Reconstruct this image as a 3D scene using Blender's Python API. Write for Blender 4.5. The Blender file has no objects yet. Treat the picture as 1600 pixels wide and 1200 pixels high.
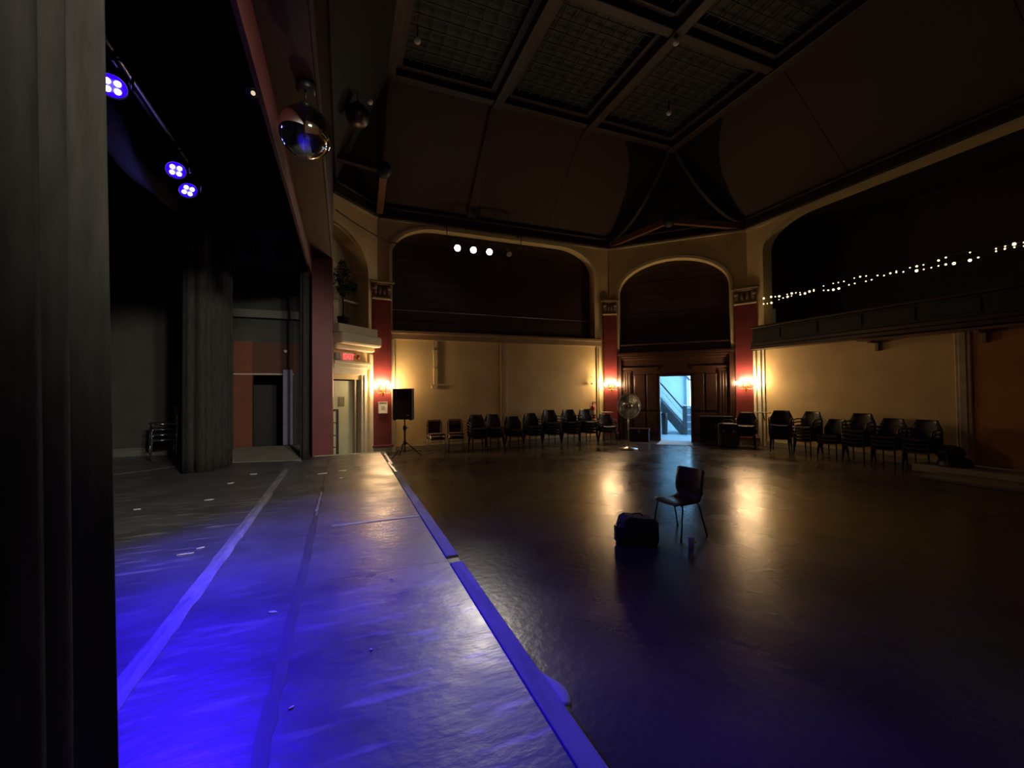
import bpy, bmesh, math, random
from mathutils import Vector, Matrix
from mathutils.geometry import tessellate_polygon
R_ = math.radians
PI = math.pi
random.seed(7)
scene = bpy.context.scene
C = scene.collection

# ------------------------------------------------------------------ camera
def make_camera():
    yaw, pit, rol = R_(21.7), R_(1.04), R_(-0.55)
    F = Vector((math.sin(yaw) * math.cos(pit), math.cos(yaw) * math.cos(pit), math.sin(pit)))
    Rv = Vector((math.cos(yaw), -math.sin(yaw), 0))
    U = Rv.cross(F)
    R2 = Rv * math.cos(rol) + U * math.sin(rol)
    U2 = -Rv * math.sin(rol) + U * math.cos(rol)
    cd = bpy.data.cameras.new('camera')
    cd.sensor_fit = 'HORIZONTAL'
    cd.sensor_width = 36.0
    cd.lens = 36.0 * 660.0 / 1600.0
    cd.clip_start = 0.02
    cam = bpy.data.objects.new('camera', cd)
    m = Matrix((R2, U2, -F)).transposed().to_4x4()
    m.translation = Vector((0, 0, 1.9))
    cam.matrix_world = m
    C.objects.link(cam)
    scene.camera = cam
make_camera()

# ------------------------------------------------------------------ world, exposure
w = bpy.data.worlds.new('world')
scene.world = w
w.use_nodes = True
w.node_tree.nodes['Background'].inputs[0].default_value = (0.55, 0.7, 1.0, 1)
w.node_tree.nodes['Background'].inputs[1].default_value = 0.002
vs = scene.view_settings
vs.view_transform = 'Standard'
vs.look = 'None'
vs.exposure = 0.0
vs.gamma = 1.0
vs.use_curve_mapping = False

SCONCE_L = 225.0        # radiance of the sconce globes
BLUE_W = 1700.0        # power of each blue stage lamp
SPOT_W = 700.0        # power of each white spotlight
DAY_L = 15.0            # radiance of the lobby window

# ------------------------------------------------------------------ materials
MATS = {}
def mat(name, col, rough=0.6, metal=0.0, var=0.0, vscale=8.0, bump=0.0, bscale=60.0, emit=None, estr=0.0,
        spec=0.5, rvar=0.0, stretch=(1, 1, 1), coat=0.0):
    if name in MATS:
        return MATS[name]
    m = bpy.data.materials.new(name)
    m.use_nodes = True
    nt = m.node_tree
    b = nt.nodes['Principled BSDF']
    b.inputs['Base Color'].default_value = (*col, 1)
    b.inputs['Roughness'].default_value = rough
    b.inputs['Metallic'].default_value = metal
    b.inputs['Specular IOR Level'].default_value = spec
    b.inputs['Coat Weight'].default_value = coat
    if emit:
        b.inputs['Emission Color'].default_value = (*emit, 1)
        b.inputs['Emission Strength'].default_value = estr
    if var or bump or rvar:
        tc = nt.nodes.new('ShaderNodeTexCoord')
        mp = nt.nodes.new('ShaderNodeMapping')
        mp.inputs['Scale'].default_value = stretch
        nt.links.new(tc.outputs['Object'], mp.inputs['Vector'])
        n1 = nt.nodes.new('ShaderNodeTexNoise')
        n1.inputs['Scale'].default_value = vscale
        n1.inputs['Detail'].default_value = 6
        nt.links.new(mp.outputs['Vector'], n1.inputs['Vector'])
        if var:
            cr = nt.nodes.new('ShaderNodeValToRGB')
            cr.color_ramp.elements[0].position = 0.3
            cr.color_ramp.elements[1].position = 0.72
            cr.color_ramp.elements[0].color = (*[c * (1 - var) for c in col], 1)
            cr.color_ramp.elements[1].color = (*[min(1, c * (1 + var)) for c in col], 1)
            nt.links.new(n1.outputs['Fac'], cr.inputs['Fac'])
            nt.links.new(cr.outputs['Color'], b.inputs['Base Color'])
        if rvar:
            mr = nt.nodes.new('ShaderNodeMapRange')
            mr.inputs['From Min'].default_value = 0.3
            mr.inputs['From Max'].default_value = 0.7
            mr.inputs['To Min'].default_value = max(0.02, rough - rvar)
            mr.inputs['To Max'].default_value = min(1, rough + rvar)
            nt.links.new(n1.outputs['Fac'], mr.inputs['Value'])
            nt.links.new(mr.outputs['Result'], b.inputs['Roughness'])
        if bump:
            n2 = nt.nodes.new('ShaderNodeTexNoise')
            n2.inputs['Scale'].default_value = bscale
            n2.inputs['Detail'].default_value = 4
            nt.links.new(mp.outputs['Vector'], n2.inputs['Vector'])
            bp = nt.nodes.new('ShaderNodeBump')
            bp.inputs['Strength'].default_value = bump
            bp.inputs['Distance'].default_value = 0.02
            nt.links.new(n2.outputs['Fac'], bp.inputs['Height'])
            nt.links.new(bp.outputs['Normal'], b.inputs['Normal'])
    MATS[name] = m
    return m

plaster = mat('ochre_plaster', (0.68, 0.50, 0.245), 0.75, var=0.12, vscale=1.3, bump=0.15, bscale=40)
plaster2 = mat('orange_plaster', (0.42, 0.19, 0.05), 0.75, var=0.15, vscale=1.5, bump=0.15, bscale=40)
cream = mat('cream_paint', (0.62, 0.52, 0.30), 0.5, var=0.08, vscale=4)
cream2 = mat('pale_cream_paint', (0.66, 0.60, 0.42), 0.5, var=0.08, vscale=4)
redp = mat('red_paint', (0.18, 0.023, 0.025), 0.55, var=0.15, vscale=3, bump=0.08, bscale=50)
redp2 = mat('deep_red_paint', (0.16, 0.021, 0.023), 0.5, var=0.15, vscale=3, bump=0.08, bscale=50)
capm = mat('brown_capital', (0.16, 0.10, 0.055), 0.6, var=0.3, vscale=12, bump=0.4, bscale=25)
boards = mat('dark_board', (0.042, 0.018, 0.015), 0.5, var=0.3, vscale=5, stretch=(0.4, 1, 6), bump=0.1, bscale=30)
wood = mat('dark_mahogany', (0.036, 0.014, 0.008), 0.38, var=0.35, vscale=5, stretch=(6, 6, 0.5), bump=0.08, bscale=30)
woodx = mat('dark_mahogany_rail', (0.040, 0.016, 0.008), 0.38, var=0.35, vscale=5, stretch=(0.5, 6, 6), bump=0.08, bscale=30)
beamw = mat('dark_ceiling_timber', (0.022, 0.009, 0.007), 0.5, var=0.3, vscale=6, stretch=(1, 1, 1))
panelw = mat('ceiling_panel_wood', (0.028, 0.010, 0.008), 0.42, var=0.25, vscale=7, stretch=(5, 5, 0.6), bump=0.5, bscale=26, coat=0.0, spec=0.3)
black = mat('black_paint', (0.012, 0.012, 0.013), 0.6)
blackm = mat('black_metal', (0.015, 0.015, 0.016), 0.4, 0.3)
blackpl = mat('black_plastic', (0.016, 0.016, 0.018), 0.42, var=0.2, vscale=20, bump=0.15, bscale=200)
grille = mat('speaker_grille', (0.02, 0.02, 0.022), 0.6, bump=0.6, bscale=300)
chrome = mat('chrome', (0.75, 0.75, 0.76), 0.18, 1.0)
steel = mat('painted_steel', (0.42, 0.41, 0.40), 0.35, 0.8)
brass = mat('aged_brass', (0.52, 0.30, 0.12), 0.35, 0.9)
seatm = mat('dark_chair_shell', (0.020, 0.012, 0.012), 0.5, var=0.2, vscale=8)
plym = mat('dark_plywood', (0.060, 0.026, 0.020), 0.35, var=0.2, vscale=6, stretch=(1, 6, 1))
fabricm = mat('plum_fabric', (0.055, 0.024, 0.038), 0.9, var=0.2, vscale=40)
curtm = mat('charcoal_velvet', (0.040, 0.039, 0.036), 0.95, var=0.25, vscale=30, stretch=(1, 1, 0.15), bump=0.2, bscale=180, spec=0.15)
greyw = mat('grey_stage_wall', (0.055, 0.055, 0.050), 0.8, var=0.2, vscale=3)
white = mat('white_paper', (0.8, 0.8, 0.78), 0.7)
tapem = mat('white_tape', (0.24, 0.24, 0.26), 0.45, var=0.35, vscale=14, stretch=(1, 0.25, 1), bump=0.3, bscale=30)
greytape = mat('grey_tape', (0.048, 0.045, 0.045), 0.5, var=0.4, vscale=9, stretch=(1, 0.3, 1))
edgem = mat('grey_edge_paint', (0.20, 0.195, 0.21), 0.85, var=0.3, vscale=5, stretch=(2, 0.4, 1), bump=0.2, bscale=25)
platm = mat('grey_ply', (0.30, 0.29, 0.25), 0.7, var=0.2, vscale=5)
leafm = mat('dark_leaf', (0.045, 0.075, 0.045), 0.6, var=0.4, vscale=10)
barkm = mat('bark', (0.05, 0.032, 0.02), 0.8, var=0.3, vscale=20)
bluebag = mat('navy_canvas', (0.018, 0.018, 0.045), 0.8, var=0.3, vscale=30, bump=0.3, bscale=120)
lobbyw = mat('pale_blue_wall', (0.60, 0.74, 0.80), 0.7, var=0.05, vscale=2)
lobbyf = mat('lobby_floor', (0.42, 0.50, 0.56), 0.35, var=0.1, vscale=3)
stairm = mat('slate_paint', (0.085, 0.10, 0.115), 0.45, var=0.2, vscale=5)
trimw = mat('white_paint', (0.75, 0.78, 0.78), 0.45)
glassg = mat('frosted_globe', (0.9, 0.85, 0.75), 0.4, emit=(1.0, 0.68, 0.34), estr=SCONCE_L)
lampw = mat('spot_lens', (0.9, 0.9, 0.8), 0.3, emit=(1.0, 0.93, 0.72), estr=60)
lampoff = mat('dark_lens', (0.30, 0.30, 0.28), 0.15)
ledm = mat('blue_led_lens', (0.5, 0.5, 0.9), 0.3, emit=(0.16, 0.14, 1.0), estr=60)
fairym = mat('fairy_bulb', (0.9, 0.85, 0.6), 0.3, emit=(1.0, 0.78, 0.34), estr=6)
paneem = mat('daylight_pane', (0.7, 0.85, 0.95), 0.3, emit=(0.33, 0.66, 1.0), estr=DAY_L)
exitm = mat('exit_letter', (0.9, 0.05, 0.04), 0.4, emit=(1.0, 0.03, 0.03), estr=4.5)
extred = mat('extinguisher_red', (0.35, 0.02, 0.02), 0.35)
mirror = mat('mirror_globe', (0.86, 0.87, 0.86), 0.05, 1.0)
tilem = mat('mirror_tile', (0.6, 0.58, 0.52), 0.2, 1.0)
lavm = mat('lavender_board', (0.34, 0.33, 0.52), 0.7, var=0.1, vscale=5)
rust = mat('rust_red_wall', (0.17, 0.045, 0.020), 0.7, var=0.2, vscale=3)
doorm = mat('pale_green_door', (0.46, 0.47, 0.30), 0.5, var=0.08, vscale=3)
bulbwhite = mat('unlit_bulb', (0.8, 0.8, 0.78), 0.3)
wirem = mat('dark_wire', (0.03, 0.028, 0.02), 0.6)
cupm = mat('smoky_cup', (0.25, 0.22, 0.22), 0.15)

def marley():
    m = bpy.data.materials.new('black_dance_floor')
    m.use_nodes = True
    nt = m.node_tree; L = nt.links
    b = nt.nodes['Principled BSDF']
    tc = nt.nodes.new('ShaderNodeTexCoord')
    def noise(scale, st, det=6, rotz=0.0):
        mp = nt.nodes.new('ShaderNodeMapping'); mp.inputs['Scale'].default_value = st
        mp.inputs['Rotation'].default_value = (0, 0, rotz)
        L.new(tc.outputs['Object'], mp.inputs['Vector'])
        n = nt.nodes.new('ShaderNodeTexNoise'); n.inputs['Scale'].default_value = scale; n.inputs['Detail'].default_value = det
        L.new(mp.outputs['Vector'], n.inputs['Vector']); return n
    def ramp(src, p0, p1, c0, c1):
        r = nt.nodes.new('ShaderNodeValToRGB'); r.color_ramp.elements[0].position = p0; r.color_ramp.elements[1].position = p1
        r.color_ramp.elements[0].color = (*c0, 1); r.color_ramp.elements[1].color = (*c1, 1)
        L.new(src, r.inputs['Fac']); return r
    base = ramp(noise(1.6, (1, 1, 1)).outputs['Fac'], 0.3, 0.75, (0.075, 0.075, 0.080), (0.135, 0.135, 0.142))
    scuff = ramp(noise(2.6, (1, 5.5, 1), 9, 0.25).outputs['Fac'], 0.54, 0.72, (0, 0, 0), (1, 1, 1))
    area = ramp(noise(0.55, (1, 1, 1), 2).outputs['Fac'], 0.42, 0.62, (0, 0, 0), (1, 1, 1))
    mul = nt.nodes.new('ShaderNodeMath'); mul.operation = 'MULTIPLY'
    L.new(scuff.outputs['Color'], mul.inputs[0]); L.new(area.outputs['Color'], mul.inputs[1])
    mix = nt.nodes.new('ShaderNodeMixRGB'); mix.inputs[2].default_value = (0.30, 0.30, 0.31, 1)
    L.new(mul.outputs[0], mix.inputs[0]); L.new(base.outputs['Color'], mix.inputs[1])
    L.new(mix.outputs[0], b.inputs['Base Color'])
    rr = nt.nodes.new('ShaderNodeMapRange'); rr.inputs['From Min'].default_value = 0.3; rr.inputs['From Max'].default_value = 0.7
    rr.inputs['To Min'].default_value = 0.27; rr.inputs['To Max'].default_value = 0.46
    L.new(noise(2.2, (1, 1, 1), 8).outputs['Fac'], rr.inputs['Value']); L.new(rr.outputs[0], b.inputs['Roughness'])
    bp = nt.nodes.new('ShaderNodeBump'); bp.inputs['Strength'].default_value = 0.22; bp.inputs['Distance'].default_value = 0.02
    L.new(noise(7, (1, 1.8, 1), 5).outputs['Fac'], bp.inputs['Height']); L.new(bp.outputs['Normal'], b.inputs['Normal'])
    return m
marleym = marley()

def hallfloor():
    m = bpy.data.materials.new('worn_dark_hall_floor')
    m.use_nodes = True
    nt = m.node_tree; L = nt.links
    b = nt.nodes['Principled BSDF']
    tc = nt.nodes.new('ShaderNodeTexCoord')
    n = nt.nodes.new('ShaderNodeTexNoise'); n.inputs['Scale'].default_value = 0.9; n.inputs['Detail'].default_value = 2
    L.new(tc.outputs['Object'], n.inputs['Vector'])
    r = nt.nodes.new('ShaderNodeValToRGB'); r.color_ramp.elements[0].position = 0.3; r.color_ramp.elements[1].position = 0.7
    r.color_ramp.elements[0].color = (0.036, 0.029, 0.028, 1); r.color_ramp.elements[1].color = (0.062, 0.050, 0.048, 1)
    L.new(n.outputs['Fac'], r.inputs['Fac']); L.new(r.outputs['Color'], b.inputs['Base Color'])
    rr = nt.nodes.new('ShaderNodeMapRange'); rr.inputs['From Min'].default_value = 0.3; rr.inputs['From Max'].default_value = 0.7
    rr.inputs['To Min'].default_value = 0.23; rr.inputs['To Max'].default_value = 0.31
    L.new(n.outputs['Fac'], rr.inputs['Value']); L.new(rr.outputs[0], b.inputs['Roughness'])
    mp = nt.nodes.new('ShaderNodeMapping'); mp.inputs['Scale'].default_value = (1, 1, 1); mp.inputs['Rotation'].default_value = (0, 0, R_(-40))
    L.new(tc.outputs['Object'], mp.inputs['Vector'])
    n2 = nt.nodes.new('ShaderNodeTexNoise'); n2.inputs['Scale'].default_value = 13.0; n2.inputs['Detail'].default_value = 3
    n2.inputs['Roughness'].default_value = 0.5
    L.new(mp.outputs['Vector'], n2.inputs['Vector'])
    bp = nt.nodes.new('ShaderNodeBump'); bp.inputs['Strength'].default_value = 0.22; bp.inputs['Distance'].default_value = 0.012
    L.new(n2.outputs['Fac'], bp.inputs['Height']); L.new(bp.outputs['Normal'], b.inputs['Normal'])
    b.inputs['Specular IOR Level'].default_value = 0.6
    return m
hallf = hallfloor()

# ------------------------------------------------------------------ geometry helpers
class B:
    """collects shapes for one mesh"""
    def __init__(s): s.bm = bmesh.new()
    def box(s, x0, x1, y0, y1, z0, z1, bev=0.0):
        r = bmesh.ops.create_cube(s.bm, size=1.0)
        M = Matrix.Translation(((x0 + x1) / 2, (y0 + y1) / 2, (z0 + z1) / 2)) @ Matrix.Diagonal((abs(x1 - x0), abs(y1 - y0), abs(z1 - z0), 1))
        bmesh.ops.transform(s.bm, matrix=M, verts=r['verts'])
        if bev:
            es = list({e for v in r['verts'] for e in v.link_edges})
            bmesh.ops.bevel(s.bm, geom=es, offset=bev, segments=2, affect='EDGES', profile=0.5)
        return s
    def obox(s, c, size, rot=(0, 0, 0), bev=0.0):
        r = bmesh.ops.create_cube(s.bm, size=1.0)
        from mathutils import Euler
        M = Matrix.Translation(c) @ Euler(rot).to_matrix().to_4x4() @ Matrix.Diagonal((*size, 1))
        bmesh.ops.transform(s.bm, matrix=M, verts=r['verts'])
        if bev:
            es = list({e for v in r['verts'] for e in v.link_edges})
            bmesh.ops.bevel(s.bm, geom=es, offset=bev, segments=2, affect='EDGES', profile=0.5)
        return s
    def bar(s, p0, p1, wd, ht):
        """rectangular bar between two points"""
        p0, p1 = Vector(p0), Vector(p1); d = p1 - p0
        q = d.to_track_quat('X', 'Z')
        r = bmesh.ops.create_cube(s.bm, size=1.0)
        M = Matrix.Translation((p0 + p1) / 2) @ q.to_matrix().to_4x4() @ Matrix.Diagonal((d.length, wd, ht, 1))
        bmesh.ops.transform(s.bm, matrix=M, verts=r['verts']); return s
    def cyl(s, p0, p1, r0, r1=None, seg=12):
        if r1 is None: r1 = r0
        p0, p1 = Vector(p0), Vector(p1); d = p1 - p0
        q = d.to_track_quat('Z', 'Y')
        r = bmesh.ops.create_cone(s.bm, cap_ends=True, segments=seg, radius1=r0, radius2=r1, depth=d.length)
        bmesh.ops.transform(s.bm, matrix=Matrix.Translation((p0 + p1) / 2) @ q.to_matrix().to_4x4(), verts=r['verts'])
        for v in r['verts']:
            for f in v.link_faces:
                if len(f.verts) == 4: f.smooth = True
        return s
    def sphere(s, c, r, seg=16, sc=(1, 1, 1)):
        q = bmesh.ops.create_uvsphere(s.bm, u_segments=seg, v_segments=max(6, seg // 2), radius=r)
        bmesh.ops.transform(s.bm, matrix=Matrix.Translation(c) @ Matrix.Diagonal((*sc, 1)), verts=q['verts'])
        for v in q['verts']:
            for f in v.link_faces: f.smooth = True
        return s
    def lathe(s, prof, c=(0, 0, 0), seg=20, axis=None):
        rings = []
        M = Matrix.Translation(c)
        if axis is not None: M = M @ Vector(axis).to_track_quat('Z', 'Y').to_matrix().to_4x4()
        for r, z in prof:
            rings.append([s.bm.verts.new(M @ Vector((max(r, 1e-4) * math.cos(2 * PI * k / seg), max(r, 1e-4) * math.sin(2 * PI * k / seg), z))) for k in range(seg)])
        for a, b in zip(rings, rings[1:]):
            for k in range(seg):
                f = s.bm.faces.new((a[k], a[(k + 1) % seg], b[(k + 1) % seg], b[k])); f.smooth = True
        s.bm.faces.new(list(reversed(rings[0]))); s.bm.faces.new(rings[-1])
        return s
    def tube(s, pts, r, seg=8, closed=False):
        pts = [Vector(p) for p in pts]; n = len(pts); rings = []
        up = None
        for i, p in enumerate(pts):
            if closed: t = pts[(i + 1) % n] - pts[i - 1]
            else: t = (pts[min(i + 1, n - 1)] - pts[max(i - 1, 0)])
            t.normalize()
            if up is None: up = t.orthogonal().normalized()
            up = (up - t * up.dot(t)).normalized(); bi = t.cross(up)
            rr = r[i] if isinstance(r, (list, tuple)) else r
            rings.append([s.bm.verts.new(p + (up * math.cos(2 * PI * k / seg) + bi * math.sin(2 * PI * k / seg)) * rr) for k in range(seg)])
        rng = range(n) if closed else range(n - 1)
        for i in rng:
            a, b = rings[i], rings[(i + 1) % n]
            for k in range(seg):
                f = s.bm.faces.new((a[k], a[(k + 1) % seg], b[(k + 1) % seg], b[k])); f.smooth = True
        if not closed:
            s.bm.faces.new(list(reversed(rings[0]))); s.bm.faces.new(rings[-1])
        return s
    def plate(s, outer, holes, y0, y1):
        """polygon (x,z) with holes, front at y0, back at y1"""
        loops = [outer] + list(holes)
        flat = [p for l in loops for p in l]
        tris = tessellate_polygon([[Vector((x, z, 0)) for x, z in l] for l in loops])
        fr = [s.bm.verts.new((x, y0, z)) for x, z in flat]; bk = [s.bm.verts.new((x, y1, z)) for x, z in flat]
        for t in tris:
            if len({t[0], t[1], t[2]}) < 3: continue
            try:
                s.bm.faces.new([fr[i] for i in t]); s.bm.faces.new([bk[i] for i in reversed(t)])
            except ValueError: pass
        o = 0
        for l in loops:
            n = len(l)
            for k in range(n):
                i, j = o + k, o + (k + 1) % n
                s.bm.faces.new((fr[i], fr[j], bk[j], bk[i]))
            o += n
        return s
    def quad(s, a, b, c, d):
        s.bm.faces.new([s.bm.verts.new(p) for p in (a, b, c, d)]); return s
    def slab(s, pts, th):
        """convex polygon thickened along its normal (away from it)"""
        pts = [Vector(p) for p in pts]; n = (pts[1] - pts[0]).cross(pts[2] - pts[0]).normalized()
        a = [s.bm.verts.new(p) for p in pts]; b = [s.bm.verts.new(p + n * th) for p in pts]
        s.bm.faces.new(a); s.bm.faces.new(list(reversed(b)))
        for k in range(len(pts)):
            j = (k + 1) % len(pts); s.bm.faces.new((a[k], b[k], b[j], a[j]))
        return s
    def grid(s, fn, nu, nv, th=0.0, smooth=True):
        """surface fn(u,v); th gives thickness along +/- averaged normal"""
        V = [[s.bm.verts.new(fn(i / nu, j / nv)) for j in range(nv + 1)] for i in range(nu + 1)]
        fs = []
        for i in range(nu):
            for j in range(nv):
                f = s.bm.faces.new((V[i][j], V[i + 1][j], V[i + 1][j + 1], V[i][j + 1])); f.smooth = smooth; fs.append(f)
        if th:
            s.bm.normal_update()
            W = [[s.bm.verts.new(v.co - v.normal * th) for v in row] for row in V]
            for i in range(nu):
                for j in range(nv):
                    f = s.bm.faces.new((W[i][j], W[i][j + 1], W[i + 1][j + 1], W[i + 1][j])); f.smooth = smooth
            for i in range(nu):
                s.bm.faces.new((V[i][0], W[i][0], W[i + 1][0], V[i + 1][0])); s.bm.faces.new((V[i][nv], V[i + 1][nv], W[i + 1][nv], W[i][nv]))
            for j in range(nv):
                s.bm.faces.new((V[0][j], V[0][j + 1], W[0][j + 1], W[0][j])); s.bm.faces.new((V[nu][j], W[nu][j], W[nu][j + 1], V[nu][j + 1]))
        return s

def obj(name, b, material, parent=None, loc=None, rotz=0.0):
    me = bpy.data.meshes.new(name)
    bmesh.ops.recalc_face_normals(b.bm, faces=b.bm.faces)
    b.bm.to_mesh(me); b.bm.free()
    me.materials.append(material)
    o = bpy.data.objects.new(name, me)
    C.objects.link(o)
    if parent is not None: o.parent = parent
    if loc is not None: o.location = loc
    o.rotation_euler = (0, 0, rotz)
    return o

def tag(o, label, cat, group=None):
    o['label'] = label; o['category'] = cat
    if group: o['group'] = group
    return o
def thing(name, label, cat, loc=(0, 0, 0), rotz=0.0, group=None):
    o = bpy.data.objects.new(name, None); C.objects.link(o)
    o.location = loc; o.rotation_euler = (0, 0, rotz)
    o.empty_display_size = 0.2
    return tag(o, label, cat, group)
def struct(name, b, m, label=None, loc=None, rotz=0.0):
    o = obj(name, b, m, None, loc, rotz); o['kind'] = 'structure'
    if label: o['label'] = label
    return o
def dup(root, loc, rotz, label, group):
    r = root.copy(); C.objects.link(r); r.location = loc; r.rotation_euler = (0, 0, rotz); r['label'] = label
    if group: r['group'] = group
    elif 'group' in r: del r['group']
    for ch in list(root.children):
        c = ch.copy(); C.objects.link(c); c.parent = r
        for g in list(ch.children):
            d = g.copy(); C.objects.link(d); d.parent = c
    return r
def light(name, typ, loc, target, energy, color, parent=None, **kw):
    ld = bpy.data.lights.new(name, typ); ld.energy = energy; ld.color = color
    for k, v in kw.items(): setattr(ld, k, v)
    o = bpy.data.objects.new(name, ld); C.objects.link(o)
    o.location = loc
    o.rotation_euler = (Vector(target) - Vector(loc)).to_track_quat('-Z', 'Y').to_euler()
    return o
def rounded(x0, x1, z0, z1, rx, rz, n=10, bottom=True):
    """opening with elliptical top corners, counter-clockwise from bottom left"""
    p = [(x0, z0), (x1, z0)]
    for k in range(n + 1):
        a = k / n * PI / 2; p.append((x1 - rx + rx * math.cos(a), z1 - rz + rz * math.sin(a)))
    for k in range(n + 1):
        a = PI / 2 + k / n * PI / 2; p.append((x0 + rx + rx * math.cos(a), z1 - rz + rz * math.sin(a)))
    out = []
    for q in p:
        if not out or (abs(q[0] - out[-1][0]) + abs(q[1] - out[-1][1])) > 1e-4: out.append(q)
    return out
def infill_boards(parent, outline, y, pitch, m):
    """horizontal boards clipped to an arched outline; each its own part"""
    zs = [p[1] for p in outline]; z = min(zs); top = max(zs)
    def xr(zz):
        xs = []
        n = len(outline)
        for k in range(n):
            (xa, za), (xb, zb) = outline[k], outline[(k + 1) % n]
            if (za - zz) * (zb - zz) < 0: xs.append(xa + (xb - xa) * (zz - za) / (zb - za))
        return (min(xs), max(xs)) if len(xs) >= 2 else None
    while z < top - 0.03:
        z1 = min(z + pitch - 0.012, top - 0.002); a = xr(z + 0.004); c = xr(z1 - 0.004)
        if a and c:
            b = B(); dy = random.uniform(-0.006, 0.006)
            b.plate([(a[0], z), (a[1], z), (c[1], z1), (c[0], z1)], [], y + dy, y + 0.03 + dy)
            obj('board', b, m, parent)
        z += pitch

# ================================================================== THE SETTING
ZC = 7.5     # top of the painted hall walls
# hall floor
struct('floor', B().box(-0.7, 14.6, -4.0, 15.2, -0.12, 0.0), hallf, 'worn dark hall floor with a dull shine')

# ---- side wall (far), local x = X, +y is outward
SO = (0, 14.0, 0)
so_open = rounded(1.45, 9.03, 3.86, 7.34, 1.5, 0.95, 12)
wall_side = struct('wall_side', B().plate([(0.75, 0), (9.85, 0), (9.85, ZC), (0.75, ZC)], [so_open], 0.0, 0.30), plaster,
                   'ochre plaster side wall with a wide round-cornered upper opening', SO)
infill_boards(wall_side, [(p[0], p[1]) for p in rounded(1.40, 9.08, 3.80, 7.38, 1.5, 0.95, 12)], 0.31, 0.235, boards)
# moulding round the opening
tr = struct('trim_1', B().plate(rounded(1.36, 9.12, 3.77, 7.43, 1.56, 1.0, 12), [rounded(1.452, 9.028, 3.862, 7.338, 1.5, 0.95, 12)], -0.05, 0.02), cream, 'cream moulding round the side wall opening', SO)
# ledge under the opening
b = B().box(1.36, 9.3, -0.14, 0.02, 3.80, 3.90, 0.015).box(1.36, 9.3, -0.09, 0.02, 3.62, 3.80, 0.01)
struct('trim_2', b, mat('brown_ledge_paint', (0.30, 0.20, 0.11), 0.5, var=0.15, vscale=4), 'brown ledge below the upper opening of the side wall', SO)
# lower wall trims
struct('trim_3', B().box(5.14, 5.36, -0.05, 0.01, 0, 3.62, 0.012).box(5.20, 5.30, -0.07, 0.0, 0, 3.62, 0.01), mat('tan_trim', (0.45, 0.33, 0.18), 0.5), 'flat vertical strip in the middle of the side wall', SO)
struct('trim_4', B().box(1.40, 1.52, -0.05, 0.01, 0, 3.62, 0.012), cream, 'cream vertical strip by the loudspeaker', SO)
struct('trim_5', B().box(9.10, 9.32, -0.05, 0.01, 0, 3.62, 0.012).box(9.16, 9.26, -0.075, 0, 0, 3.62, 0.01), cream, 'cream vertical strip by the far corner', SO)
struct('baseboard_side', B().box(1.4, 9.3, -0.03, 0.01, 0, 0.18, 0.008), mat('grey_base', (0.30, 0.26, 0.20), 0.6), None, SO)
# thin bright rail across the boards
ra = struct('trim_6', B().cyl((1.46, 0.22, 4.62), (9.02, 0.22, 4.62), 0.018).cyl((4.0, 0.22, 4.62), (4.0, 0.30, 4.62), 0.012).cyl((7.0, 0.22, 4.62), (7.0, 0.30, 4.62), 0.012), steel, 'thin metal rail across the dark boards of the side opening', SO)

# ---- diagonal wall with arch and lobby door
DO = (9.7, 14.0, 0); DR = R_(-45)
d_open = rounded(0.40, 4.26, 0.0, 6.80, 1.93, 1.15, 16)
def arch_leg_wall():
    # outline as one polygon open at the floor: up the left leg, over the arch, down the right leg
    arch = d_open[2:]            # right springing -> left springing
    arch = [p for p in arch]
    outer = [(-0.1, 0), (0.40, 0)] + list(reversed(arch)) + [(4.26, 0), (4.91, 0), (4.91, ZC), (-0.1, ZC)]
    return B().plate(outer, [], 0.0, 0.35)
wall_diag = struct('wall_diagonal', arch_leg_wall(), plaster, 'ochre diagonal corner wall with an arched opening', DO, DR)
ar = d_open[2:]
ring_o = rounded(0.31, 4.35, 0.0, 6.90, 2.02, 1.22, 16)[2:]
struct('trim_7', B().plate([(0.40, 3.3)] + list(reversed(ar)) + [(4.26, 3.3), (4.35, 3.3)] + ring_o + [(0.31, 3.3)], [], -0.05, 0.02), cream, 'cream moulding round the corner arch', DO, DR)
# dark boarded upper part inside the arch
upb = struct('wall_arch_infill', B().plate([(0.2, 3.30), (4.5, 3.30), (4.5, 6.95), (0.2, 6.95)], [], 0.352, 0.37), black, 'dark boarded recess inside the corner arch', DO, DR)
infill_boards(upb, rounded(0.41, 4.25, 3.45, 6.79, 1.92, 1.14, 16), 0.29, 0.24, boards)
# mahogany door front
DX0, DX1, DZ = 1.86, 2.92, 2.42
wf = struct('wall_wood_front', B().plate([(0.40, 0), (DX0, 0), (DX0, DZ), (DX1, DZ), (DX1, 0), (4.26, 0), (4.26, 3.35), (0.40, 3.35)], [], 0.12, 0.24), wood, 'dark mahogany front round the lobby doorway', DO, DR)
b = B()
for (y0, z0, z1) in ((-0.10, 3.26, 3.36), (-0.04, 3.17, 3.26), (0.03, 3.08, 3.17)): b.box(0.28 if y0 < 0 else 0.41, 4.38 if y0 < 0 else 4.25, y0, 0.13, z0, z1, 0.012)
obj('cornice', b, woodx, wf)
obj('balcony_front', B().box(0.41, 4.25, 0.02, 0.2, 3.36, 3.62, 0.03).box(0.41, 4.25, -0.03, 0.2, 3.62, 3.70, 0.02), boards, wf)
for x0, x1 in ((0.41, 1.80), (2.98, 4.25)):
    obj('lintel_moulding', B().box(x0, x1, 0.06, 0.13, 2.72, 2.79, 0.01).box(x0, x1, 0.09, 0.13, 2.66, 2.72), woodx, wf)
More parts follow.
